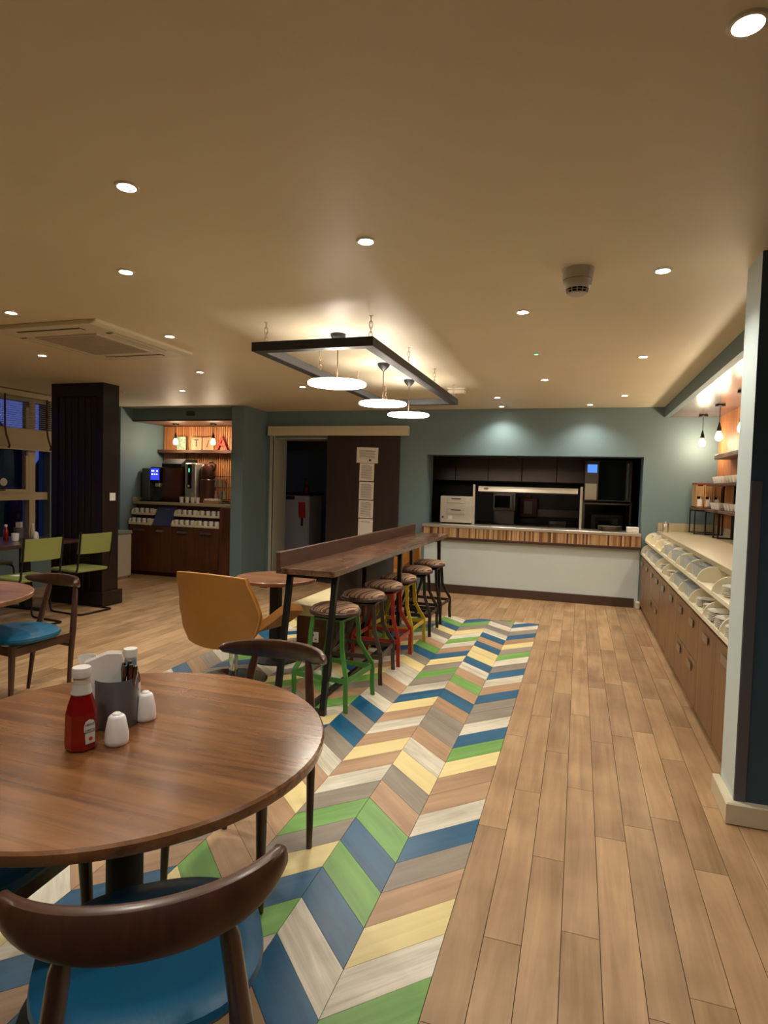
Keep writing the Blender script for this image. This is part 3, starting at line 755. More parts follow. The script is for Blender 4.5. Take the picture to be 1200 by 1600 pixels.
# ================================================================== GREEN CANTILEVER CHAIRS
def make_green(label, loc, rz):
    t = thing('cantilever_chair', label, 'chair', loc, rz, 'green padded tube chairs at the window table')
    b = MB(); b.box(-.205, .205, -.17, .24, .455, .490, .014, 2); b.build('seat', m_green, t, smooth=True)
    b = MB()
    def bp(u, v, d):
        s_ = 2*u-1; return (s_*.20, -.235-.03*v+.035*s_*s_+d, .665+.215*v)
    b.shell(lambda u, v: bp(u, v, -.008), lambda u, v: bp(u, v, .028), 12, 6); b.build('backrest', m_green, t, smooth=True)
    b = MB()
    for sx_ in (-1, 1):
        x = sx_*.208
        b.tube([(x, -.235, .90), (x, -.215, .70), (x, -.185, .50), (x, -.165, .455), (x, -.12, .442), (x, .17, .442), (x, .215, .43), (x, .235, .39), (x, .235, .06), (x, .22, .02), (x, .18, .010), (x, -.18, .010), (x*.97, -.215, .012), (x*.88, -.23, .012), (0, -.23, .012)], .0105, 8)
    b.build('tube_frame', m_black, t, smooth=True)
    return t
make_green('green padded tube chair at the window table, left of the other near one', (-5.22, 4.66, 0), math.radians(84))
make_green('green padded tube chair at the window table, beside the dark pillar', (-5.25, 5.38, 0), math.radians(84))
make_green('green padded tube chair on the window side of the long table', (-6.50, 5.20, 0), math.radians(-95))
lt = thing('dining_table', 'long dark wooden table by the window, condiments on it', 'table', (-5.9, 4.4, 0)); o0 = lt.location
b = MB(o0); b.box(-6.30, -5.44, 3.30, 5.54, .74, .78, .004); b.build('tabletop', wood('table_dark', (50, 28, 20), (86, 52, 38), 'Y', rough=.3, coat=.3), lt)
for yy in (3.6, 5.2):
    b = MB(o0); b.box(-5.91, -5.83, yy-.04, yy+.04, .02, .72).box(-6.15, -5.6, yy-.04, yy+.04, 0, .02).box(-6.1, -5.65, yy-.03, yy+.03, .72, .74); b.build('pedestal', m_blackm, lt)
pap = MB((-5.30, 4.62, .4915)).box(-5.36, -5.26, 4.57, 4.66, .4910, .4925).build('paper_slip', m_paper); tag(pap, 'small white paper slip on the green seat of the nearer tube chair', 'paper')
# condiment set on the long table
CZ = .7805
t = thing('cutlery_caddy', 'grey caddy on the long table by the window', 'caddy', (-5.98, 5.22, CZ)); b = MB(); b.lathe([(.05, 0), (.052, .003), (.052, .125), (.049, .127), (.049, .01), (.0001, .01)], seg=28); b.build('pot', MATS['caddy_grey'], t, smooth=True)
t = thing('napkin', 'white napkins standing in the caddy on the long table', 'napkin', (-5.98, 5.22, CZ+.012)); b = MB()
for k_ in range(3):
    b.shell(lambda u, v: (-.035+.07*u+.004*k_, -.01+.008*k_, .17*v+.01*u*v), lambda u, v: (-.035+.07*u+.004*k_, -.006+.008*k_, .17*v+.01*u*v), 4, 3)
b.build('folds', m_paper, t)
def bottle(name, label, loc, m_body, h=.17, r=.026, capm=None):
    t = thing(name, label, 'bottle', loc); b = MB(); b.lathe([(r*.9, 0), (r, .004), (r, h*.55), (r*.55, h*.78), (r*.5, h*.86)], seg=18); b.build('body', m_body, t, smooth=True)
    b = MB(); b.lathe([(r*.62, h*.86), (r*.62, h*.97), (r*.3, h)], seg=16); b.build('cap', capm or m_wplas, t, smooth=True); return t
bottle('ketchup_bottle', 'small red ketchup bottle on the long table by the window', (-5.96, 5.04, CZ), m_ketch)
bottle('sauce_bottle', 'pale sauce bottle behind the caddy on the long table', (-5.88, 5.31, CZ), m_clear)
t = shaker((-5.80, 5.28, CZ), 'white shaker at the right of the condiments on the long table')
t = thing('mug', 'white cup on the long table in front of the red bottle', 'mug', (-5.78, 5.00, CZ)); b = MB(); b.lathe([(.028, 0), (.034, .005), (.039, .085), (.036, .085), (.032, .01), (.0001, .01)], seg=24); b.build('body', m_white, t, smooth=True)

# ================================================================== CEILING FIXTURES
m_lampface = mat('lamp_face', (255, 250, 235), .5, emit=(1, .93, .8), es=30)
m_lampring = mat('lamp_ring', (236, 230, 216), .3)
ring_me = MB().lathe([(.030, -.001), (.034, -.007), (.041, -.006), (.045, 0)], seg=28, cap=False).mesh('trim_ring', m_lampring, True)
bulb_me = MB().lathe([(.028, -.0015), (.026, -.003), (.0001, -.004)], seg=20, cap=False).mesh('lamp_face', m_lampface, True)
DL = [((.323, 1.607), 'recessed downlight nearest the camera, top right corner of the picture'),
      ((-1.634, 1.878), 'recessed downlight highest at the left of the picture, on bare ceiling'),
      ((-2.295, 2.638), 'recessed downlight just below the highest left one'),
      ((-.941, 2.564), 'recessed downlight in front of the hanging frame, top middle of the picture'),
      ((-3.635, 3.113), 'recessed downlight at the left edge just in front of the air conditioning cassette'),
      ((-4.626, 4.275), 'recessed downlight to the left beyond the air conditioning cassette'),
      ((-2.984, 3.895), 'recessed downlight right above the right corner of the air conditioning cassette'),
      ((-3.655, 5.242), 'recessed downlight between the cassette and the drinks alcove, right one'),
      ((-4.630, 6.295), 'recessed downlight nearest the drinks alcove'),
      ((-3.002, 6.242), 'recessed downlight left of the nearest glowing disc, seen under the frame'),
      ((.341, 3.245), 'recessed downlight at the right, beside the smoke detector'),
      ((-.372, 3.809), 'recessed downlight between the smoke detector and the hanging frame'),
      ((-.370, 6.193), 'recessed downlight in the middle of the far ceiling right of the frame'),
      ((.438, 5.260), 'recessed downlight at the right, second along the bulkhead'),
      ((.438, 7.356), 'recessed downlight at the right, third along the bulkhead'),
      ((.082, 8.070), 'recessed downlight washing the teal wall over the right of the hatch'),
      ((-.977, 7.332), 'recessed downlight one row in front of the left wall washer'),
      ((-1.023, 8.142), 'recessed downlight washing the teal wall over the left of the hatch')]
DL += [((x, y), lb_) for x, y, lb_ in ((-2.9, .9, 'added unseen downlight above the area left of the camera, outside the picture'), (-.9, .35, 'added unseen downlight directly above the camera, outside the picture'),  # unseen downlights, added to raise the brightness of the room
       (-2.3, -1.0, 'added unseen downlight behind the camera on the left, outside the picture'), (.35, -.4, 'added unseen downlight behind the camera on the right, outside the picture'), (-.9, -1.9, 'added unseen downlight farthest behind the camera, outside the picture'),
       (-5.7, 2.2, 'added unseen downlight above the window table, outside the picture'), (-4.4, 1.4, 'added unseen downlight over the left dining area, outside the picture'))]
for i, ((x, y), lb_) in enumerate(DL):
    t = thing('downlight', lb_, 'downlight', (x, y, ZC), 0, 'recessed ceiling downlights')
    mk('trim_ring', ring_me, t); mk('lamp_face', bulb_me, t)
    spot((0, 0, -.012), DOWN_W, parent=t)
for (x, y), lb_ in (((-5.487, 6.281), 'tiny unlit ceiling fitting right of the dark pillar'), ((-3.988, 6.335), 'tiny unlit ceiling fitting before the teal pier')):
    t = thing('sprinkler', lb_, 'sprinkler', (x, y, ZC)); b = MB(); b.lathe([(.03, 0), (.028, -.006), (.012, -.012), (.008, -.03), (.016, -.034), (.0001, -.035)], seg=16, cap=False); b.build('head', m_lampring, t, smooth=True)
t = thing('indicator_light', 'tiny green indicator light on the ceiling right of the frame', 'indicator', (-.370, 4.990, ZC)); b = MB(); b.box(-.02, .02, -.02, .02, -.012, 0, .003); b.build('housing', m_lampring, t); b = MB(); b.box(-.012, .012, -.018, -.006, -.0145, -.012); b.build('led', mat('green_led', (60, 220, 90), emit=(.1, 1, .25), es=3), t)
# smoke detector
t = thing('smoke_detector', 'white smoke detector on a deep base on the ceiling', 'smoke detector', (-.050, 3.150, ZC))
m_sd = mat('detector_white', (200, 192, 186), .45)
b = MB(); b.lathe([(.078, 0), (.078, -.006), (.075, -.008), (.070, -.052)], seg=36, cap=False).lathe([(.0699, -.051), (.001, -.052)], seg=36, cap=False); b.build('base', m_sd, t, smooth=True)
b = MB(); b.lathe([(.069, -.054), (.066, -.080), (.056, -.092), (.052, -.094)], seg=36, cap=False); b.build('body', m_sd, t, smooth=True)
b = MB(); b.lathe([(.046, -.088), (.044, -.112)], seg=24); b.build('chamber', m_blackm, t)
b = MB()
for k_ in range(12):
    a = 2*PI*k_/12; b.tube([(.052*math.cos(a), .052*math.sin(a), -.093), (.046*math.cos(a), .046*math.sin(a), -.115)], .0025, 5)
b.lathe([(.050, -.102), (.0505, -.105)], seg=24, cap=False); b.lathe([(.047, -.114), (.04, -.119), (.0001, -.120)], seg=24); b.build('grille', m_sd, t)
# air conditioning cassette
t = thing('air_conditioner', 'large square cream air conditioning cassette in the ceiling at left', 'air conditioner', (-3.68, 3.905, ZC)); o0 = t.location
x0, x1, y0, y1 = -4.19, -3.17, 3.36, 4.45
m_ac = mat('cassette_cream', (222, 214, 190), .45)
b = MB(o0)
b.prism([(x0, ZC), (x1, ZC), (x1-.01, ZC-.018), (x1-.05, ZC-.032), (x0+.05, ZC-.032), (x0+.01, ZC-.018)], 'Y', y0+.0, y1-.0, .004); b.build('panel', m_ac, t)
b = MB(o0); b.box(x0+.22, x1-.22, y0+.24, y1-.24, ZC-.040, ZC-.032, .003); gr = b.build('grille', mat('grille_grey', (208, 198, 182), .6), t)
b = MB(o0)
for k_ in range(22): yy = y0+.26+k_*.0262; b.box(x0+.24, x1-.24, yy, yy+.012, ZC-.043, ZC-.040)
b.build('louvre_bars', mat('grille_grey2', (190, 180, 164), .6), gr, kind='stuff')
for (a, c, d, e) in ((x0+.22, x1-.22, y0+.08, y0+.14), (x0+.22, x1-.22, y1-.14, y1-.08), (x0+.08, x0+.14, y0+.24, y1-.24), (x1-.14, x1-.08, y0+.24, y1-.24)):
    b = MB(o0); b.box(a, c, d, e, ZC-.0335, ZC-.031); b.build('slot', m_blackm, t)
    b = MB(o0)
    if c-a > e-d: b.box(a+.01, c-.01, d+.014, e, ZC-.037, ZC-.0335, .001)
    else: b.box(a+.014, c, d+.01, e-.01, ZC-.037, ZC-.0335, .001)
    b.build('flap', m_ac, t)
# hanging frame with chains
FX0, FX1, FY0, FY1, FZ0, FZ1 = -2.136, -1.273, 3.64, 6.45, 2.370, 2.430
t = thing('hanging_frame', 'black rectangular timber frame hung on chains under the ceiling', 'ceiling frame', ((FX0+FX1)/2, (FY0+FY1)/2, FZ1)); o0 = t.location
for q in ((FX0, FX1, FY0, FY0+.075), (FX0, FX1, FY1-.075, FY1), (FX0, FX0+.075, FY0+.075, FY1-.075), (FX1-.075, FX1, FY0+.075, FY1-.075)):
    b = MB(o0); b.box(*q, FZ0, FZ1, .002); b.build('beam', m_frame, t)
m_chain = mat('chain_pale', (214, 196, 170), .35, .6)
def link_me():
    b = MB(); pts = []
    for k_ in range(16):
        a = 2*PI*k_/16; pts.append((.0105*math.cos(a), 0, .0125*math.sin(a)+(.011 if math.sin(a) > 0.01 else -.011)))
    b.tube(pts, .0028, 6, closed=True); return b.mesh('chain_link', m_chain, True)
lk = link_me()
pos = [(xx, yy) for yy in (3.70, 4.60, 5.48, 6.36) for xx in (-2.06, -1.31)]
for i, (xx, yy) in enumerate(pos):
    side = 'left' if i % 2 == 0 else 'right'; rank = ('nearest', 'second', 'third', 'farthest')[i//2]
    c_ = thing('chain', f'short pale chain holding the hanging frame, {rank} on its {side} side', 'chain', (xx, yy, FZ1), 0, 'chains of the hanging frame')
    for k_ in range(4):
        o = mk('chain_link', lk, c_, (0, 0, .020+k_*.0335), PI/2*(k_ % 2)+.3)
    b = MB(); b.lathe([(.012, ZC-FZ1), (.012, ZC-FZ1-.004)], seg=12, cap=True).cyl((0, 0, 0), .010, .004, 12); b.build('eye_plate', m_chain, c_)
# disc pendants
m_disc = mat('glowing_disc', (255, 250, 240), .5, emit=(1, .90, .76), es=DISC_E)
for (x, y), lb_ in (((-1.70, 4.10), 'glowing round disc pendant nearest the camera'), ((-1.70, 5.17), 'glowing round disc pendant, middle one of three'), ((-1.70, 6.02), 'glowing round disc pendant farthest from the camera')):
    t = thing('pendant_lamp', lb_, 'lamp', (x, y, ZC), 0, 'disc pendants through the hanging frame')
    b = MB(); b.lathe([(.056, 0), (.056, -.012), (.046, -.032), (.020, -.058), (.008, -.068)], seg=28, cap=False); b.build('canopy', m_frame, t, smooth=True)
    b = MB(); b.cyl((0, 0, -.335), .004, .27, 8); b.build('cord', mat('cord_brown', (80, 56, 44), .6), t)
    b = MB(); b.lathe([(.206, -.346), (.211, -.350), (.211, -.362), (.205, -.366), (.0001, -.368)], seg=64, cap=False); b.build('diffuser', m_disc, t, smooth=True)
    b = MB(); b.lathe([(.030, -.335), (.03, -.346), (.205, -.3462), (.2055, -.344), (.06, -.343)], seg=48, cap=False); b.build('back_plate', m_white, t, smooth=True)
    point((0, 0, -.30), 3.5, (1, .88, .76), t, .05)
# emergency light box
t = thing('emergency_light', 'small white emergency light box at the far end of the hanging frame', 'emergency light', (-1.32, 6.60, ZC)); o0 = t.location
b = MB(o0); b.box(-1.42, -1.22, 6.55, 6.65, ZC-.015, ZC, .003); b.build('base', m_wplas, t); b = MB(o0); b.box(-1.415, -1.225, 6.555, 6.645, ZC-.065, ZC-.017, .008); b.build('diffuser', mat('opal_cover', (236, 226, 210), .3), t)

# ================================================================== SLIDING DOOR
t = MB((-3.03, YB-.04, 0)); t.box(-3.59, -2.47, YB-.06, YB-.02, .01, 2.20, .002); dr = t.build('door_1', wood('sliding_door', (34, 24, 20), (50, 37, 31), 'Z', rough=.5), kind='structure')
b = MB(); b.box(-4.56, -2.345, YB-.10, YB, 2.20, 2.34, .004).box(-4.56, -2.345, YB-.11, YB-.10, 2.20, 2.29, .002); b.build('trim_6', m_cream, kind='structure')
b = MB(); b.box(-4.56, -4.48, YB-.03, YB, 0, 2.20, .002).box(-4.505, -4.49, YB-.03, YB+.40, 0, 2.19).box(-4.49, -3.45, YB-.02, YB+.40, 2.155, 2.17); b.build('trim_7', mat('door_lining', (176, 178, 164), .5), kind='structure')
def sheet(label, x0_, x1_, z0_, z1_, lines, tilt=0, nm='notice'):
    s_ = thing(nm, label, 'notice', ((x0_+x1_)/2, YB-.0615, (z0_+z1_)/2), 0, 'papers taped to the sliding door'); s_.rotation_euler = (0, tilt, 0)
    w_, h_ = (x1_-x0_)/2, (z1_-z0_)/2
    b = MB(); b.box(-w_, w_, -.001, .0005, -h_, h_); b.build('paper', m_paper, s_)
    b = MB()
    for (u0, u1, v0, v1) in lines: b.box(u0*w_, u1*w_, -.0013, -.001, v0*h_, v1*h_)
    b.build('print', mat('print_grey', (150, 146, 140), .8), s_); return s_
para = lambda v0, v1, n, u0=-.75, u1=.75: [(u0, u1-(.3 if k_ == n-1 else .05*(k_ % 3)), v0+(v1-v0)*k_/n, v0+(v1-v0)*(k_+.45)/n) for k_ in range(n)]
s_ = sheet('landscape paper notice at the top of the sliding door', -3.12, -2.79, 1.805, 2.03, para(-.35, .75, 8)+para(-.8, -.6, 1, 0, .4), .02)
b = MB(); b.box(.03, .06, -.0015, -.0012, -.085, -.055); b.build('emblem', mat('print_dark', (50, 46, 46), .8), s_)
for i, (z0_, z1_) in enumerate(((1.545, 1.80), (1.275, 1.53), (1.005, 1.262), (.74, .992))):
    sheet(('first', 'second', 'third', 'lowest')[i]+' portrait sheet in the strip of papers taped to the sliding door', -3.07, -2.845, z0_, z1_, para(-.8, .85, 14) if i < 3 else [(-.6, .6, .62, .70)], .02-.003*i)
# corridor contents
t = thing('fridge', 'white undercounter fridge in the dark doorway', 'fridge', (-4.55, 9.6, 0)); o0 = t.location
b = MB(o0); b.box(-4.86, -4.36, 9.42, 9.95, .02, 1.28, .01); b.build('body', mat('fridge_white', (176, 178, 190), .4), t); b = MB(o0); b.box(-4.85, -4.37, 9.39, 9.415, .05, 1.20, .006); b.build('door', mat('fridge_white', (176, 178, 190), .4), t)
b = MB(o0); b.box(-4.84, -4.62, 9.383, 9.39, 1.21, 1.26, .002); b.build('control_strip', m_dsteel, t)
t = MB((-4.5, 9.6, 1.29)).box(-4.95, -4.34, 9.36, 10.0, 1.285, 1.325, .003).build('shelf', mat('shelf_dark', (30, 28, 34), .4)); tag(t, 'dark shelf top over the white fridge in the doorway', 'shelf')
t = thing('oven_glove', 'red cloth hanging on the front of the white fridge', 'cloth', (-4.48, 9.37, 1.0)); b = MB((-4.48, 9.37, 1.0))
b.shell(lambda u, v: (-4.54+.12*u+.01*v, 9.37-.008*math.sin(u*6), 1.16-.26*v), lambda u, v: (-4.54+.12*u+.01*v, 9.378-.008*math.sin(u*6), 1.16-.26*v), 8, 6); b.build('fabric', mat('red_cloth', (170, 24, 30), .8), t, smooth=True)
b = MB((-4.48, 9.37, 1.0)); b.box(-4.49, -4.45, 9.368, 9.378, .76, .90, .003); b.build('dark_tag', m_blackm, t)
t = thing('tap', 'dark red and grey fitting on the shelf over the fridge in the doorway', 'fitting', (-4.55, 9.7, 1.325)); b = MB(); b.lathe([(.05, 0), (.05, .10), (.02, .13), (.02, .2)], seg=16); b.build('body', mat('dark_red', (110, 40, 44), .5), t, smooth=True); b = MB(); b.tube([(0, 0, .2), (0, -.03, .24), (0, -.10, .24), (0, -.11, .20)], .012, 8); b.build('spout', m_dsteel, t, smooth=True)

# ================================================================== SERVING HATCH
t = thing('serving_counter', 'long steel serving counter edge with vertical wood strips under it', 'counter', (-.66, YB, .765)); o0 = t.location
b = MB(o0); b.box(-2.10, .765, 8.32, 8.80, .925, .965, .004); b.build('worktop', m_steel, t)
b = MB(o0); b.box(-2.10, .765, 8.345, 8.39, .79, .925); b.build('backing', m_blackm, t)
b = MB(o0); b.box(-2.10, .765, 8.325, 8.40, .755, .79, .003); b.build('rail', wood('rail_brown', (52, 30, 22), (76, 46, 34), 'X', rough=.4), t)
tones = [(186, 146, 96), (150, 104, 64), (204, 170, 120), (104, 62, 42), (166, 120, 76), (130, 84, 54), (190, 156, 108), (84, 52, 38)]
tm = [wood('strip_%d' % i, tuple(int(v*.85) for v in c_), c_, 'Z', rough=.5) for i, c_ in enumerate(tones)]
n = 130; sw_ = 2.865/n; r3 = random.Random(3)
sm = [MB().box(-sw_/2+.0007, sw_/2-.0007, -.008, .008, -.0665, .0665).mesh('strip', mm) for mm in tm]
for i in range(n):
    mk('strip', sm[r3.choice((0, 1, 2, 3, 4, 5, 6, 7, 0, 2, 6, 4))], t, (-2.10+sw_*(i+.5)+.66, -.062-.004*r3.random(), .0925))
# kitchen interior
t = thing('kitchen_cupboards', 'row of dull metal wall cupboards at the back of the dark kitchen', 'cupboards', (-1, 10.6, 1.55)); o0 = t.location
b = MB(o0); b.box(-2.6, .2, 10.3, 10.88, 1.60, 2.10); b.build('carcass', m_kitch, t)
for i in range(5):
    b = MB(o0); b.box(-2.58+i*.555, -2.58+i*.555+.545, 10.27, 10.30, 1.61, 2.09, .003); b.build('door', m_kpanel, t)
t = thing('kitchen_worktop', 'dark kitchen worktop against the back wall seen through the hatch', 'worktop', (-1, 10.4, 0)); o0 = t.location
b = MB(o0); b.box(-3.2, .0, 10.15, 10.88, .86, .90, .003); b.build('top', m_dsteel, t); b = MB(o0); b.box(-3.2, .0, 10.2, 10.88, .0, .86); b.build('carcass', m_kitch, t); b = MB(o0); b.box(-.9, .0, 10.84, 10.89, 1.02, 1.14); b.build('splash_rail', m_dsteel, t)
# gantry
t = thing('heated_gantry', 'steel heated gantry lamp bar on two posts over the serving counter', 'gantry', (-.70, 8.62, .965)); o0 = t.location
for xx in (-1.425, .025):
    b = MB(o0); b.box(xx-.016, xx+.016, 8.59, 8.64, .965, 1.54, .003); b.build('post', m_steel, t)
b = MB(o0); b.prism([(8.54, 1.445), (8.68, 1.43), (8.72, 1.47), (8.72, 1.515), (8.56, 1.515)], 'X', -1.36, -.02, .003); hb = b.build('canopy', m_steel, t)
b = MB(o0); b.box(-1.41, .01, 8.50, 8.76, 1.535, 1.543); b.build('glass_shelf', m_glass, t)
b = MB(o0); b.lathe([(.035, 0), (.035, -.002)], (-1.25, 8.5475, 1.482), 20, 'Y', sy=.45); b.build('badge', mat('badge_grey', (120, 118, 120), .4), hb)
# counter top oven
t = thing('bread_oven', 'steel two-slot countertop oven at the left of the serving counter', 'oven', (-1.66, 8.66, .965)); o0 = t.location
b = MB(o0); b.box(-1.90, -1.435, 8.56, 8.78, .985, 1.365, .006); b.build('body', m_steel, t)
for z0_ in (1.105, 1.265): b = MB(o0); b.box(-1.80, -1.54, 8.548, 8.56, z0_, z0_+.07, .003); b.build('drawer', m_steel, t); b = MB(o0); b.box(-1.74, -1.60, 8.54, 8.549, z0_+.055, z0_+.066); b.build('slot', m_blackm, t)
b = MB(o0); b.box(-1.78, -1.72, 8.556, 8.5605, 1.03, 1.08); b.build('label', m_wplas, t); b = MB(o0); b.lathe([(.014, 0), (.012, -.014)], (-1.86, 8.56, 1.06), 12, 'Y'); b.build('knob', m_blackm, t)
b = MB(o0)
for xx in (-1.87, -1.47):
    for yy in (8.58, 8.76): b.cyl((xx, yy, .965), .012, .02, 10)
b.build('foot', m_blackm, t)
# microwave on the back worktop
t = thing('microwave', 'small steel microwave with dark window at the back of the kitchen', 'microwave', (-1.28, 10.4, .90)); o0 = t.location
b = MB(o0); b.box(-1.37, -1.0, 10.2, 10.6, 1.12, 1.42, .006).box(-1.35, -1.02, 10.22, 10.58, .905, 1.12); b.build('body', m_dsteel, t); b = MB(o0); b.box(-1.34, -1.09, 10.19, 10.2, 1.17, 1.37, .003); b.build('door', mat('dark_glass', (14, 18, 22), .1), t); b = MB(o0); b.box(-1.06, -1.04, 10.165, 10.19, 1.15, 1.40, .003); b.build('handle', m_chrome, t)
t = thing('fire_blanket', 'dark red case with pale label on the kitchen back wall', 'safety case', (-.84, 10.84, 1.2)); o0 = t.location
b = MB(o0); b.box(-.98, -.68, 10.78, 10.838, 1.00, 1.34, .01).box(-.88, -.80, 10.78, 10.838, 1.34, 1.40, .005); b.build('case', mat('case_red', (84, 20, 20), .5), t); b = MB(o0); b.box(-.91, -.77, 10.775, 10.78, 1.06, 1.28); b.build('label', mat('case_label', (150, 140, 130), .7), t)
# combi oven at right on a stand
t = thing('combi_oven', 'tall dark oven with blue display at the right of the kitchen', 'oven', (.36, 9.8, 0)); o0 = t.location
b = MB(o0); b.box(.06, .72, 9.5, 10.1, 1.34, 1.94, .006); b.build('body', m_dsteel, t)
b = MB(o0); b.box(.26, .63, 9.475, 9.5, 1.36, 1.92, .005); b.build('door', mat('dark_glass', (14, 18, 22), .1), t)
b = MB(o0); b.box(.64, .67, 9.45, 9.5, 1.38, 1.90, .003); b.build('handle', m_chrome, t)
b = MB(o0); b.box(.075, .24, 9.49, 9.5, 1.36, 1.60, .002); b.build('control_panel', m_steel, t)
b = MB(o0); b.box(.10, .235, 9.488, 9.498, 1.76, 1.88); b.build('display', mat('blue_display', (40, 90, 200), .3, emit=(.12, .32, 1), es=.45), t)
b = MB(o0); b.box(.04, .74, 9.48, 10.12, 1.29, 1.32, .003).box(.04, .74, 9.48, 10.12, .75, .78, .003)
for xx in (.05, .70):
    for yy in (9.5, 10.07): b.box(xx, xx+.03, yy, yy+.03, 0, 1.34)
b.build('stand', m_dsteel, t)
t = thing('pizza_oven', 'low black appliance standing on the shelf under the tall kitchen oven', 'appliance', (.40, 9.8, .78)); b = MB(t.location); b.box(.16, .64, 9.55, 10.0, .80, 1.16, .02); b.build('body', m_black, t); b = MB(t.location); b.box(.24, .56, 9.54, 9.55, .88, 1.10, .003); b.build('door', mat('dark_glass', (14, 18, 22), .1), t)
# stack of plates and pans on the hatch worktop
dish = mat('dull_plate', (150, 138, 118), .3, .4)
pm_ = MB().lathe([(.08, 0), (.15, .010), (.152, .013), (.085, .006), (.001, .006)], seg=32).mesh('plate', dish, True)
for k_ in range(5):
    o = mk('plate', pm_, None, (.40, 8.62, .9655+k_*.0125)); tag(o, ['bottom', 'second', 'middle', 'fourth', 'top'][k_]+' plate in the stack at the right end of the hatch counter', 'plate', 'plates stacked on the hatch counter')
for k_ in range(4):
    o = MB((.68, 8.46, .966+k_*.018)).box(.60, .745, 8.38, 8.54, .966+k_*.018, .966+k_*.018+.0165, .004).build('napkin_pack', m_paper)
    tag(o, ['lowest', 'second', 'third', 'topmost'][k_]+' white folded napkin pad in the pile at the right corner of the hatch', 'napkins', 'white napkin pads on the hatch')
pn = MB().lathe([(.10, 0), (.13, .04), (.135, .042), (.126, .036), (.098, .004), (.0001, .004)], seg=28).mesh('pan_body', m_dsteel, True)
hn = MB().tube([(.13, 0, .036), (.22, 0, .05), (.30, 0, .052)], .008, 8).mesh('handle', m_blackm, True)
for (x, y, a_), lb_ in (((-1.45, 9.35, 2.2), 'shallow steel pan on the kitchen table, left'), ((-1.0, 9.25, 2.6), 'shallow steel pan on the kitchen table, middle'), ((-.62, 9.30, 1.5), 'shallow steel pan on the kitchen table, right')):
    t = thing('pan', lb_, 'pan', (x, y, .892), a_, 'steel pans on the kitchen table'); mk('bowl', pn, t); mk('handle', hn, t)
t = thing('prep_table', 'steel preparation table standing in the dark kitchen behind the hatch', 'table', (-1.0, 9.35, 0)); o0 = t.location
b = MB(o0); b.box(-1.7, -.1, 9.05, 9.65, .86, .89, .003); b.build('top', m_dsteel, t)
for xx in (-1.68, -.14):
    for yy in (9.07, 9.60): b = MB(o0); b.box(xx, xx+.035, yy, yy+.035, 0, .86); b.build('leg', m_dsteel, t)
t = thing('toaster', 'squat black box appliance standing in the middle of the kitchen behind the gantry', 'appliance', (-.28, 9.35, .89)); b = MB(t.location); b.box(-.42, -.16, 9.2, 9.5, .90, 1.04, .02, 2); b.build('body', m_black, t, smooth=True); b = MB(t.location); b.box(-.40, -.18, 9.19, 9.2, .93, .96); b.build('slot', m_dsteel, t)

# ================================================================== RIGHT-HAND SERVERY
CX = .785
units = [(3.37, 3.90, 'door'), (3.90, 4.43, 'door'), (4.43, 5.38, 'drawers'), (5.38, 5.92, 'door'), (5.92, 6.44, 'door'), (6.44, 7.36, 'drawers'), (7.36, 7.88, 'door'), (7.88, 8.39, 'door')]
names_u = ['brown wooden cupboard nearest the pale pier at right', 'brown wooden cupboard between the nearest one and the first pair of wide drawers', 'brown wooden unit of two wide drawers nearest the camera', 'brown wooden cupboard right after the nearer wide drawers',
           'brown wooden cupboard right before the farther wide drawers', 'brown wooden unit of two wide drawers farther from the camera', 'brown wooden cupboard second from the hatch wall', 'brown wooden cupboard against the hatch wall']
m_hand = mat('handle_steel', (168, 160, 146), .35, 1.)
for (y0, y1, kd), lb_ in zip(units, names_u):
    t = thing('cabinet', lb_, 'cabinet', (1.2, (y0+y1)/2, 0), 0, 'cabinets of the right-hand servery'); o0 = t.location
    b = MB(o0); b.box(CX+.022, 1.60, y0+.001, y1-.001, .08, .675).box(CX+.06, 1.60, y0+.001, y1-.001, 0, .08)
    b.build('carcass', w_cabd, t)
    if kd == 'door':
        b = MB(o0); b.box(CX, CX+.02, y0+.003, y1-.003, .06, .672, .002); d_ = b.build('door', w_cab, t); hs = [((y0+y1)/2, .60, d_)]
    else:
        b = MB(o0); b.box(CX, CX+.02, y0+.003, y1-.003, .368, .672, .002); d1 = b.build('drawer', w_cab, t)
        b = MB(o0); b.box(CX, CX+.02, y0+.003, y1-.003, .06, .362, .002); d2 = b.build('drawer', w_cab, t)
        q = (y1-y0)/4; hs = [(y0+q, .60, d1), (y1-q, .60, d1), (y0+q, .30, d2), (y1-q, .30, d2)]
    for yy, zz, par in hs:
        b = MB(o0); b.box(CX-.012, CX-.006, yy-.08, yy+.08, zz-.026, zz+.026, .002).box(CX-.008, CX+.001, yy-.06, yy-.05, zz-.01, zz+.01).box(CX-.008, CX+.001, yy+.05, yy+.06, zz-.01, zz+.01); b.build('handle', m_hand, par)
